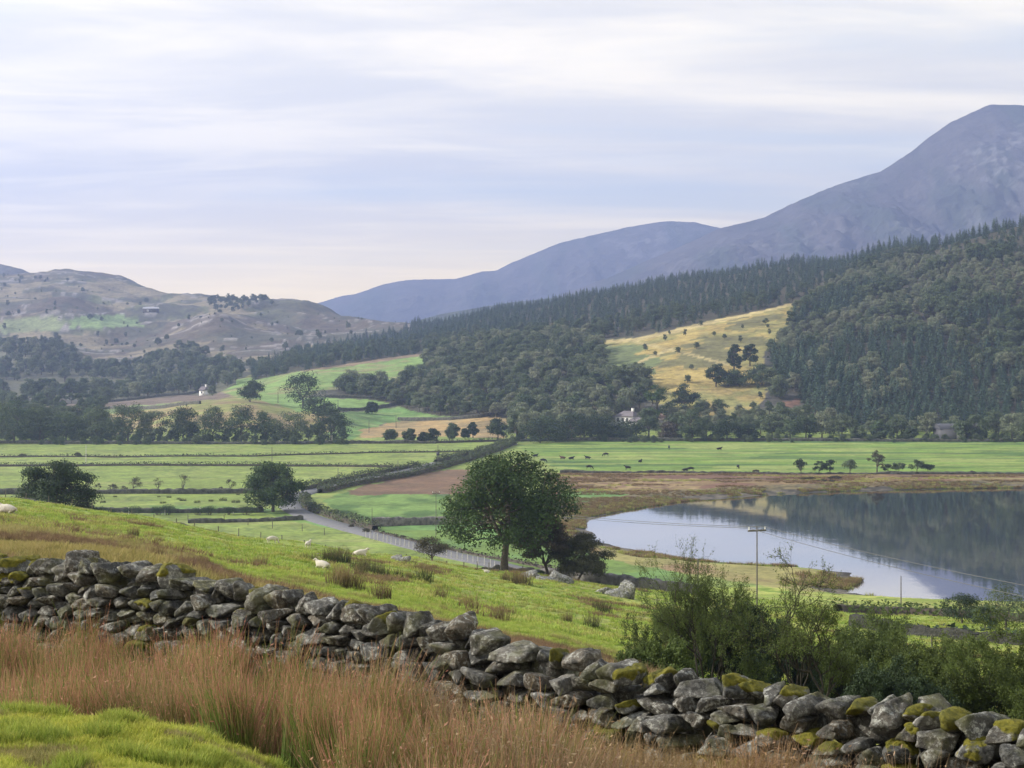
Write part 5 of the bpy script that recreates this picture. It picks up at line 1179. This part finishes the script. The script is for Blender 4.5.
past = [blades(340, 26, .14, .16, .012, .7, (.18, .27, .04), (.28, .39, .06), (.42, .46, .11)), blades(341, 30, .18, .16, .012, .7, (.12, .15, .04), (.26, .25, .08), (.38, .33, .13)),
        blades(342, 46, .30, .18, .011, .5, (.10, .09, .035), (.22, .16, .075), (.34, .24, .13)), blades(343, 50, .34, .2, .011, .5, (.07, .05, .03), (.13, .085, .05), (.22, .14, .085)), blades(344, 40, .22, .2, .012, .6, (.10, .12, .03), (.27, .24, .07), (.40, .33, .13))]
past_me = [g.mesh('pasture tuft %d' % i, [M_blade], False, True) for i, g in enumerate(past)]
def fill_pasture():
    n = 90000; Y = np.sqrt(rngr.uniform(15.5 ** 2, 105 ** 2, n) ); Y = 15.5 + (Y - 15.5) * rngr.uniform(.25, 1, n); px = rngr.uniform(-150, 1180, n); x = (px - CX) / F * Y
    wy = np.interp(px, [-420, 0, 512, 1024, 1700], [24, 19.8, 15.5, 12.3, 9.9]) + .6; k = Y > wy; x, Y, px = x[k], Y[k], px[k]; z = H(x, Y); s = HY + (EYE - z) / Y * F; n = len(x)
    rp = [(-900, 480), (-50, 505), (0, 511), (60, 522), (130, 537), (200, 558), (260, 585), (330, 602), (400, 615), (470, 628), (540, 642), (600, 656), (640, 668), (660, 680), (640, 760), (0, 760), (-900, 760)]
    g = fbm(x / 2.2, Y / 2.2, 0, 3, 97); rough = in_poly(px + g * 12, s + g * 5, rp); yg = in_poly(px, s, [(-900, 535), (0, 541), (70, 546), (170, 560), (170, 575), (0, 565), (-900, 560)])
    idx = np.where(rough & ~yg, np.where(g > .10, np.where(rngr.random(n) < .5, 4, 1), np.where(rngr.random(n) < .6, 2, 3)), np.where(yg, 4, np.where(g > .2, 1, 0)))
    sc = rngr.uniform(.6, 1.2, n) * np.where(rough, 1 + .5 * g, .9); sc = np.where(idx >= 2, sc * np.interp(Y, [20, 35, 60], [1, .75, .55]), sc); sc = np.where(idx < 2, sc * np.clip(Y / 45, .6, 1.0), sc)
    keep = (rough & (rngr.random(n) < .8)) | (~rough & (rngr.random(n) < .6)); scatter('pasture_grass', 'tussocky grass and brown bent on the slope beyond the wall', np.c_[x, Y, z - .02][keep], rngr.uniform(0, 6.28, keep.sum()), sc[keep], idx[keep], past_me, rngr.normal(0, .08, (keep.sum(), 2)))
fill_pasture()
def fill_slope():
    n = 60000; Y = rngr.uniform(60, 186, n); px = rngr.uniform(-150, 1150, n); x = (px - CX) / F * Y; z = H(x, Y); g = fbm(x / 6, Y / 6, 0, 4, 98); g2 = fbm(x / 2, Y / 2, 0, 3, 99)
    k = rngr.random(n) < .25 + 1.1 * np.clip(g + .1, 0, 1); x, Y, z, g, g2 = x[k], Y[k], z[k], g[k], g2[k]; n = len(x)
    idx = np.where(g2 > .22, 1, np.where(g > .42, 3, np.where(g2 < -.32, 2, 0)))
    scatter('slope_grass', 'close-cropped tussocky grass of the green sheep slope', np.c_[x, Y, z - .02], rngr.uniform(0, 6.28, n), rngr.uniform(.8, 1.7, n), idx, slope_me, rngr.normal(0, .08, (n, 2)))
slope = [blades(350, 22, .13, .22, .03, .7, (.19, .28, .04), (.28, .39, .06), (.40, .46, .10)), blades(351, 22, .16, .22, .03, .7, (.22, .25, .05), (.34, .35, .09), (.46, .44, .15)), blades(352, 22, .12, .2, .03, .7, (.12, .19, .03), (.18, .27, .04), (.26, .34, .06)), blades(353, 26, .2, .22, .03, .6, (.10, .08, .035), (.18, .125, .06), (.27, .19, .10))]
slope_me = [g.mesh('slope tuft %d' % i, [M_blade], False, True) for i, g in enumerate(slope)]
fill_slope()
def fill_shore():
    n = 260000; Y = rngr.uniform(225, 470, n); px = rngr.uniform(530, 1120, n); x = (px - CX) / F * Y
    d = dist_poly(x, Y, LAKE); k = (d < 9) & ~in_poly(x, Y, LAKE) & (rngr.random(n) < np.exp(-d / 3.5)) & (fbm(x / 9, Y / 9, 0, 3, 101) > -.12); x, Y = x[k][:14000], Y[k][:14000]; z = H(x, Y); n = len(x)
    scatter('shore_reeds', 'ragged sedge and reeds along the edge of the lake', np.c_[x, Y, z - .03], rngr.uniform(0, 6.28, n), rngr.uniform(1.2, 3.4, n), rngr.choice([1, 2, 3, 3], n), slope_me, rngr.normal(0, .08, (n, 2)))
    n = 40000; Y = rngr.uniform(300, 500, n); px = rngr.uniform(545, 1120, n); x = (px - CX) / F * Y; z = H(x, Y); s = HY + (EYE - z) / Y * F
    k = (s > 473.5) & (dist_poly(x, Y, LAKE) > 4) & ~in_poly(x, Y, LAKE) & (fbm(x / 14, Y / 7, 0, 3, 102) > -.02) & (Y > 330); x, Y, z = x[k][:12000], Y[k][:12000], z[k][:12000]; n = len(x)
    scatter('marsh_sedge', 'brown and straw sedge tussocks on the marsh beside the lake', np.c_[x, Y, z - .03], rngr.uniform(0, 6.28, n), rngr.uniform(1.0, 2.6, n), np.where(fbm(x / 20, Y / 8, 0, 2, 103) > .25, 1, 3), slope_me, rngr.normal(0, .08, (n, 2)))
fill_shore()
# rush tufts standing singly on the green slope
rt = blades(360, 130, .75, .38, .02, .35, (.035, .05, .016), (.07, .08, .028), (.15, .12, .06)); rt_me = rt.mesh('pasture rush', [M_blade], False, True)
rb = blades(361, 130, .7, .38, .02, .4, (.08, .07, .03), (.17, .13, .06), (.27, .19, .10)); rb_me = rb.mesh('brown pasture rush', [M_blade], False, True)
tufts = [(330, 563, 1.25, 0), (337, 563, 1.4, 0), (343, 563, 1.3, 0), (326, 561, .9, 0), (357, 571, 1.1, 0), (366, 573, 1.3, 0), (375, 575, 1.2, 0), (361, 576, .9, 0), (383, 577, 1.0, 0), (398, 578, .8, 0), (424, 582, 1.35, 0), (409, 579, .7, 1), (314, 562, .8, 0), (304, 560, .6, 0),
         (260, 566, .9, 1), (345, 585, 1.4, 1), (352, 589, 1.3, 1), (336, 586, 1.2, 1), (516, 583, 1.6, 1), (524, 585, 1.6, 1), (505, 580, 1.0, 1), (604, 614, 1.3, 0), (597, 610, .9, 0), (592, 628, 1.1, 0), (566, 622, .8, 1), (148, 541, .7, 1), (160, 543, .6, 1), (156, 558, .8, 1),
         (133, 536, .8, 1), (440, 600, 1.0, 1), (470, 612, 1.2, 1), (500, 622, 1.1, 1), (380, 599, 1.0, 1)]
for i, (px, ys, s, k) in enumerate(tufts):
    p = hit(px, ys, 22); place = 'near the lying sheep' if 290 < px < 420 and ys < 583 else 'on the brown strip above the wall' if ys > 584 or px < 280 else 'beside the boulders'
    link('rush_tuft', rb_me if k else rt_me, None, ('brown' if k else 'dark green') + ' rush tuft ' + place, 'rush tuft', ('brown' if k else 'dark green') + ' rush tufts ' + place, None, (p[0], p[1], p[2] - .03), i * 1.7, s * np.interp(p[1], [30, 140], [.8, 1.15]))
# ------------------------------------------------------------------ buildings
def box(G, x0, x1, y0, y1, z0, z1, m=0):
    v = [(a, b, c) for a in (x0, x1) for b in (y0, y1) for c in (z0, z1)]
    G.add(v, [(0, 1, 3, 2), (4, 6, 7, 5), (0, 4, 5, 1), (2, 3, 7, 6), (0, 2, 6, 4), (1, 5, 7, 3)], m)
def part(name, boxes, mat, parent, bev=0, label=None):
    G = Geo(); [box(G, *b) for b in boxes]; return link(name, G.mesh(name, [mat]), parent, label)
M_white = mat_flat('limewash', (.78, .77, .73), .9, 1.5, .06)
M_slate = mat_flat('slate', (.17, .15, .16), .7, 2.5, .2, .02, (1, 1, 6))
M_glass = mat_flat('window glass', (.03, .035, .04), .1)
M_frame = mat_flat('painted frame', (.55, .53, .5), .6)
M_sheet = mat_flat('grey sheeting', (.075, .075, .085), .6, 3, .12, .02, (6, .2, .2))
M_brown = mat_flat('stone wall of a building', (.24, .21, .18), .9, 2, .3, .05)
M_rust = mat_flat('rusty roof', (.24, .16, .13), .8, 1.5, .25)
def roof(G, x0, x1, y0, y1, z, h, hip=0.0, th=.18, over=.35):
    x0 -= over; x1 += over; y0 -= over; y1 += over; ym = (y0 + y1) / 2; hx = hip
    top = [(x0, y0, z), (x1, y0, z), (x1, y1, z), (x0, y1, z), (x0 + hx, ym, z + h), (x1 - hx, ym, z + h)]
    v = top + [(a, b, c - th) for a, b, c in top]
    G.add(v, [(0, 1, 5, 4), (2, 3, 4, 5), (7, 6, 10, 11), (9, 8, 11, 10), (0, 6, 7, 1), (2, 8, 9, 3)])
    G.add(v, [(3, 0, 4, 4), (1, 2, 5, 5), (6, 9, 10, 10), (8, 7, 11, 11), (1, 7, 8, 2), (3, 9, 6, 0)])
def house(px, Y, w, d, wh, rh, rot, label, hip=1.8, wins=(), door=None, chim=(), wall=M_white, roofm=M_slate, name='house', cat='house', lower=None):
    p = at(px, Y); o = link(name, None, None, label, cat, None, None, p, rot)
    G = Geo(); z0 = -1.5; box(G, -w / 2, w / 2, -d / 2, d / 2, z0, wh)
    if hip < .5:      # gable triangles under the ridge
        for s in (-1, 1): x = s * w / 2; G.add([(x - .12 * s, -d / 2, wh), (x - .12 * s, d / 2, wh), (x - .12 * s, 0, wh + rh * .93), (x, -d / 2, wh), (x, d / 2, wh), (x, 0, wh + rh * .93)], [(0, 2, 5, 3), (1, 4, 5, 2), (3, 5, 4, 4), (0, 1, 2, 2)])
    link('wall', G.mesh('wall', [wall]), o); G = Geo(); roof(G, -w / 2, w / 2, -d / 2, d / 2, wh + .05, rh, hip); r = link('roof', G.mesh('roof', [roofm]), o)
    for cx in chim: part('chimney', [(cx - .45, cx + .45, -.35, .35, wh + rh - .7, wh + rh + 1.0), (cx - .52, cx + .52, -.42, .42, wh + rh + 1.003, wh + rh + 1.12)], wall, r)
    for x, z, ww, hh in wins:
        y = -d / 2
        f = part('window', [(x - ww / 2 - .08, x + ww / 2 + .08, y - .05, y + .02, z - .08, z), (x - ww / 2 - .08, x + ww / 2 + .08, y - .05, y + .02, z + hh, z + hh + .08), (x - ww / 2 - .08, x - ww / 2, y - .05, y + .02, z + .003, z + hh - .003), (x + ww / 2, x + ww / 2 + .08, y - .05, y + .02, z + .003, z + hh - .003), (x - .03, x + .03, y - .045, y + .02, z + .003, z + hh - .003)], M_frame, o)
        part('pane', [(x - ww / 2 + .003, x + ww / 2 - .003, y - .02, y + .01, z + .003, z + hh - .003)], M_glass, f)
    if door: x, dw, dh = door; part('door', [(x - dw / 2, x + dw / 2, -d / 2 - .04, -d / 2 + .02, .0, dh)], M_frame, o)
    return o
hp = at(629, 705); eave = EYE - (416 - HY) / F * 705 - hp[2]
house(628.5, 705, 8.0, 6.5, eave, 2.0, R(-36), 'white farmhouse with slate roof half hidden by dark bushes and trees', 2.2, [(x, eave - 2.0, 1.0, 1.3) for x in (-2.8, -.6, 1.4)] + [(x, eave - 4.7, 1.0, 1.3) for x in (-2.8, 1.4)], (-.6, 1, 2), (2.0,))
house(637.0, 700, 4.4, 5.0, eave - 1.6, 1.6, R(-36), 'low white wing at the right end of the farmhouse', .2, [(0, eave - 3.6, .9, 1.1)], None, ())
house(668, 722, 9, 6, EYE - (417 - HY) / F * 722 - at(668, 722)[2], 1.7, R(10), 'outbuilding with reddish-brown roof among trees right of the white house', .2, [(0, 1.2, 1, 1)], (2.5, 1.2, 2.1), (), M_brown, M_rust, 'outbuilding', 'building')
bh = EYE - (424 - HY) / F * 662 - at(957, 662)[2]
house(957, 664, 15, 10, bh - 1.6, 1.6, R(3), 'large plain grey barn behind the thorns at the back of the cattle meadow', .2, [], (0, 3.2, 3.2), (), M_sheet, M_sheet, 'barn', 'barn')
q = hit(151, 312, 1200); house(151, q[1], 15.5 / F * q[1], 6, 3.4, 1.6, R(4), 'long low dark barn with pale roof high on the craggy hill', .2, [(0, 1.0, 1.2, 1.0)], (-3, 2.4, 2.4), (), mat_flat('dark boards', (.07, .06, .055), .9, 2, .2), mat_flat('pale sheet roof', (.42, .42, .45), .6, 2, .1), 'barn', 'barn')
q = hit(204, 395, 850, 1500); house(204, q[1], 6 / F * q[1], 4.5, 2.8, 2.0, R(-25), 'tiny white cottage in front of the hazy woodland left of the green ridge', .2, [(0, 1, .9, 1)], (1.2, .9, 2), (1.4,))

# ------------------------------------------------------------------ poles, wires, fences
def pole(px, Y, h, label, arm=0, kit=False, name='power_pole', pale=False, foot=None):
    p = at(px, Y); o = link(name, None, None, label, 'pole', 'power poles of the valley', None, p)
    r = max(.06, .32 / F * Y * (1 if Y > 250 else .0)); G = Geo(); tube(G, [(0, 0, -.5), (0, 0, h * .5), (0, 0, h)], [r * 1.15, r, r * .8], sides=8); link('shaft', G.mesh('shaft', [M_frame if pale else M_polewood], True), o)
    if arm:
        part('crossarm', [(-arm / 2, arm / 2, -.08, .06, h - .45, h - .3)], M_wood, o).rotation_euler = (0, 0, .4)
        for s in (-.9, 0, .9):
            G = Geo(); x = s * arm / 2; tube(G, [(x * math.cos(.4), x * math.sin(.4), h - .3), (x * math.cos(.4), x * math.sin(.4), h - .05)], [.05, .035], sides=6); link('insulator', G.mesh('insulator', [M_white]), o)
    if kit: part('transformer', [(-.45, .45, -.6, -.15, h * .45, h * .45 + 1.0)], M_sheet, o)
    return (p[0], p[1], p[2] + h - .08)
gY = lambda ys: (EYE - 1.2) * F / (ys - HY)
A_ = pole(436, gY(537), 8.0, 'tall power pole on the left side of the big green tree', 1.4)
p757 = at(757, 150); hB = EYE + (HY - 526) / F * 150 - p757[2]
B_ = pole(757, 150, hB, 'power pole with crossarm standing before the lake among the shrubs', 1.7, False)
p2 = at(1190, 96); C_ = pole(1190, 96, EYE + (HY - 615) / F * 96 - p2[2] + 0, 'power pole outside the right edge', 1.8)
pole(698, 140, 4.2, 'short broken-off pole among the shrubs left of the crossarm pole', 0, False, 'old_pole')
pole(901, 192, EYE + (HY - 576) / F * 192 - at(901, 192)[2], 'thin pole standing against the bright end of the lake', 0)
for px, yt, yb, lab, pale in ((86, 445, 466, 'pale power pole in the far meadow beside the tiny bush', 1), (272, 447, 464, 'pole crossing the far hedge near the knoll end', 0), (338, 468, 483.5, 'pole beside the lane hedge, nearest the road bend', 0), (398, 460, 475, 'pole beside the lane hedge, middle one', 0),
        (438, 445, 464, 'pole with transformer where the lane hedges begin', 0), (372, 508, 531, 'pole beside the pale wall left of the tall tree', 0), (143, 433, 444.5, 'left pole of the pale group under the knoll trees', 1), (153, 431, 444.5, 'tallest pole of the pale group under the knoll trees', 1),
        (166, 429, 444.5, 'third pole of the pale group under the knoll trees', 1), (261, 418, 444, 'pale pole among the trees below the knoll', 1), (332, 426, 444, 'pale pole in front of the dark pointed tree', 1)):
    Y = min(gY(yb), 640) if yb > 450 else 655; pole(px, Y, (yb - yt) / F * Y * (1 if yb > 450 else 1), lab, 0, px == 438, pale=bool(pale))
for px, yt, yb, lab in ((278, 392, 403, 'pole above the knoll beside the dark round tree'), (338, 400, 411, 'pole on the pale strip field'), (369, 420, 433, 'pole before the ochre stubble'), (396, 415, 428, 'pole right of the lone round bush')):
    q = hit(px, yb, 690); pole(px, q[1], (yb - yt) / F * q[1], lab)
def cable(a, b, label, r=.022, sag=.9, n=24):
    a, b = np.array(a), np.array(b); t = np.linspace(0, 1, n)[:, None]; P = a + (b - a) * t - np.array([0, 0, 1]) * sag * 4 * t * (1 - t)
    G = Geo(); c = P.mean(0); tube(G, P - c, np.full(n, r), sides=4); link('power_cable', G.mesh('power_cable', [M_wire]), None, label, 'cable', 'power cables', None, tuple(c))
for k, (dz, lab) in enumerate(((0, 'upper'), (-.45, 'lower'))):
    off = np.array([.7 * (1 - 2 * k), 0, dz * .2])
    cable(np.array(A_) + off, np.array(B_) + off, lab + ' power cable from the tall tree across to the crossarm pole', .025, 1.2); cable(np.array(B_) + off, np.array(C_) + off + [0, 0, dz], lab + ' power cable crossing the lake towards the right edge', .022, .4)
def fence(pts, step, hgt, label, post_r=.045, wires=3, jitter=.15, seed=0, mat=None, zoff=0):
    rng = np.random.default_rng(seed); P = np.array([q[:2] for q in pts], float); d = np.r_[0, np.cumsum(np.hypot(*np.diff(P, axis=0).T))]; s = np.arange(0, d[-1], step)[:98]; s = s + rng.normal(0, jitter, len(s))
    x, y = np.interp(s, d, P[:, 0]), np.interp(s, d, P[:, 1]); z = H(x, y) + zoff; c = (x.mean(), y.mean(), 0); o = link('wire_fence', None, None, label, 'fence', None, None, c)
    tops = []
    for i in range(len(s)):
        h = hgt * rng.uniform(.88, 1.12); a, b = rng.normal(0, .03, 2) * h; G = Geo(); bx, by = x[i] - c[0], y[i] - c[1]
        tube(G, [(bx, by, z[i] - .3), (bx + a * .6, by + b * .6, z[i] + h * .6), (bx + a, by + b, z[i] + h)], [post_r * 1.1, post_r, post_r * .9], sides=6); link('post', G.mesh('post', [mat or M_wood]), o); tops.append((bx, by, z[i], h))
    T = np.array(tops); G = Geo()
    for k in range(wires): f = 1 - k * .3; tube(G, T[:, :3] + np.stack([0 * T[:, 3], 0 * T[:, 3], T[:, 3] * f * .93], 1), np.full(len(T), .006), sides=3)
    link('wire', G.mesh('wire', [M_wire]), o); return o
fence([wpt(px, Y) for px, Y in ((-60, 169), (0, 169.5), (128, 170), (256, 171), (384, 172), (470, 176), (505, 181))], 2.0, 1.0, 'post and wire fence along the crest of the sheep pasture', .05)
fence([gp(a, b) for a, b in ((366, 538), (400, 546.5), (450, 559), (498, 570.5))], 1.9, 1.25, 'close-set pale post fence beside the valley road', .06, mat=M_frame, seed=2)
fence([wpt(px, Y) for px, Y in ((520, 197), (575, 197), (620, 193), (660, 190), (700, 188))], 4.2, 1.3, 'thin post fence behind the hawthorns on the lower pasture', .06, seed=3)
fence([gp(a, b) for a, b in ((95, 515), (150, 515.6), (210, 514.6), (256, 514))], 7, 1.4, 'sparse pale post fence before the low bushes', .08, mat=M_frame, seed=4)
fence([gp(a, b) for a, b in ((188, 521.5), (230, 523), (262, 528), (300, 531.5), (340, 538))], 8, 1.3, 'sparse wire fence in the cool green field below the roadside tree', .07, seed=5)
fence([wpt(px, Y) for px, Y in ((850, 118), (930, 113), (1010, 108))], 3.5, 1.1, 'old post fence below the lakeside wall at right', .05, seed=6)

# ------------------------------------------------------------------ sheep and cattle
def skin_body(name, verts, edges, radii, mat, sub=2, noise=0, seed=0):
    me = bpy.data.meshes.new(name); me.from_pydata(verts, edges, []); o = bpy.data.objects.new(name, me); COL.objects.link(o)
    o.modifiers.new('s', 'SKIN'); sv = me.skin_vertices[0].data
    for i, r in enumerate(radii): sv[i].radius = (r, r) if np.isscalar(r) else r
    sv[0].use_root = True; o.modifiers.new('d', 'SUBSURF').levels = sub
    dg = bpy.context.evaluated_depsgraph_get(); ev = o.evaluated_get(dg); m2 = bpy.data.meshes.new_from_object(ev); bpy.data.objects.remove(o)
    m2.name = name; m2.materials.clear(); m2.materials.append(mat)
    if noise:
        n = len(m2.vertices); co = np.zeros(n * 3, np.float32); m2.vertices.foreach_get('co', co); P = co.reshape(-1, 3).astype(float); no = np.zeros(n * 3, np.float32); m2.vertices.foreach_get('normal', no)
        k = fbm(P[:, 0] * 14, P[:, 1] * 14, P[:, 2] * 14, 2, seed) * noise * sst(.25, .4, P[:, 2]); m2.vertices.foreach_set('co', (P + no.reshape(-1, 3) * k[:, None]).astype(np.float32).ravel())
    m2.polygons.foreach_set('use_smooth', np.ones(len(m2.polygons), bool)); m2.update(); return m2
M_wool = mat_flat('fleece', (.56, .52, .44), .95, 12, .12, .02)
M_hide = mat_flat('black hide', (.018, .016, .016), .6, 5, .3)
M_hideb = mat_flat('brown hide', (.11, .06, .04), .7, 5, .3)
def quad(mode, k=1.0):
    """sheep-sized skeleton: pelvis, back, chest, neck, head, four jointed legs, tail, ears"""
    lie = mode == 'lie'; z = .36 if lie else .62; V_ = [(-.38, 0, z), (0, 0, z + .0), (.34, 0, z - .01)]; r = [(.19, .22), (.235, .26), (.20, .22)]; E = [(0, 1), (1, 2)]
    if mode == 'graze': nk = [(.52, 0, z - .05), (.66, 0, z - .32), (.74, 0, z - .50), (.80, 0, z - .58)]
    else: nk = [(.50, 0, z + .12), (.58, 0, z + .26), (.68, 0, z + .27), (.80, 0, z + .20)]
    rr = [.13, .085, .085, .05]
    for i, q in enumerate(nk): V_.append(q); r.append(rr[i]); E.append((2 if i == 0 else len(V_) - 2, len(V_) - 1))
    head = len(V_) - 2
    for s in (-1, 1): V_.append((nk[2][0] - .05, s * .13, nk[2][2] + .03)); r.append(.022); E.append((head, len(V_) - 1))
    V_.append((-.54, 0, z - .02)); r.append(.05); E.append((0, len(V_) - 1)); V_.append((-.58, 0, z - .2)); r.append(.035); E.append((len(V_) - 2, len(V_) - 1))
    for s in (-1, 1):
        if lie: chains = ((2, [(.36, s * .15, z - .16), (.52, s * .17, .07), (.30, s * .18, .05)]), (0, [(-.34, s * .17, z - .14), (-.12, s * .22, .08), (-.34, s * .24, .05)]))
        else: chains = ((2, [(.34, s * .11, z - .2), (.33 + .04 * s, s * .11, .27), (.35 + .04 * s, s * .11, .03)]), (0, [(-.38, s * .12, z - .16), (-.30 - .03 * s, s * .12, .36), (-.42 - .04 * s, s * .12, .22), (-.39 - .04 * s, s * .12, .03)]))
        for root, ch in chains:
            a = root
            for j, q in enumerate(ch): V_.append(q); r.append((.085, .045, .032, .03)[j]); E.append((a, len(V_) - 1)); a = len(V_) - 1
    return V_, E, r
def animal_mesh(name, mode, mat, stretch=(1, 1, 1), noise=0, fat=1.0):
    V_, E, r = quad(mode); V_ = [tuple(a * b for a, b in zip(v, stretch)) for v in V_]; r = [tuple(q * fat for q in x) if not np.isscalar(x) else x * (fat if i < 7 else 1) for i, x in enumerate(r)]
    return skin_body(name, V_, E, r, mat, 2, noise, 3)
shp = {m: animal_mesh('sheep ' + m, m, M_wool, noise=.03) for m in ('graze', 'stand', 'lie')}
for px, ys, mode, rz, sc, lab in ((8, 514, 'lie', 2.9, 1.25, 'white sheep at the left picture edge on the green slope'), (272, 544, 'graze', .5, 1.1, 'white sheep nearest the crest fence, left of the group'), (308, 548.5, 'stand', 1.2, 1.0, 'white sheep facing away in the middle of the group'),
        (360, 556.5, 'lie', .15, 1.35, 'largest-looking white sheep lying at the crest, right of the group'), (323, 569, 'lie', 2.6, 1.05, 'white sheep lying in front of the dark rush tufts'), (487, 573, 'lie', 3.0, .7, 'small white sheep just left of the tall tree trunk')):
    p = hit(px, ys, 60, 185)
    if p[1] > 184: p = at(px, 160)
    link('sheep', shp[mode], None, lab, 'sheep', 'sheep on the near slope', None, p, rz, sc * .72)
cw = {m: animal_mesh('cow ' + m, m, M_hide, (1.75, 1.5, 1.75), 0, 1.65) for m in ('graze', 'stand', 'lie')}; cwb = cw['lie'].copy(); cwb.materials.clear(); cwb.materials.append(M_hideb)
for px, ys, mode, rz, lab in ((535, 457.2, 'lie', .3, 'black cow at the left end of the meadow, farther of two'), (543, 462.8, 'graze', .2, 'black cow at the left end of the meadow, nearer of two'), (563, 459.5, 'lie', 2.9, 'brown cow lying beside a black one'), (571, 460, 'lie', .2, 'black cow lying against the brown one'), (588, 459.5, 'lie', 3.0, 'black cow lying alone in mid-meadow'),
        (606, 456.5, 'graze', 2.9, 'big black cow standing under the white house'), (589, 469, 'graze', .1, 'black cow grazing near the marsh edge, left one'), (628, 470.3, 'stand', 2.8, 'black cow standing at the marsh edge, the clearest one'), (640, 463, 'lie', 1.0, 'black cow lying between marsh edge and far hedge'),
        (669, 449.3, 'stand', 1.5, 'tiny black cow far back near the dark bushes'), (719, 449.8, 'lie', .1, 'black cow lying far back below the big dark bush'), (685, 471.5, 'lie', .1, 'black cow lying at the marsh edge, left of a pair'), (691, 471.5, 'graze', 3.0, 'black cow grazing at the marsh edge, right of a pair'), (738, 469.8, 'graze', 1.2, 'black cow at the marsh edge farthest right')):
    p = at(px, gY(ys)); link('cow', cwb if 'brown cow' in lab else cw[mode], None, lab, 'cow', 'cattle on the bright meadow', None, p, rz, .92)
# dark rush clumps dotted on the left meadow
rc = [(103, 502.5, .9), (115, 497, .7), (159, 497, .7), (169, 497.5, .8), (163, 503.5, 1.0), (179, 499.5, .9), (183, 501, 1.1), (197, 503, 1.0), (211, 501.5, 1.0), (223, 500.5, 1.3), (236, 503, 1.3), (238, 495, .8)]
for i, (px, ys, s) in enumerate(rc):
    p = at(px, gY(ys)); link('rush_clump', rt_me, None, 'small dark rush clump dotted on the left meadow', 'rush clump', 'rush clumps on the left meadow', None, p, i, (s * 2.0, s * 1.6, s * .8))
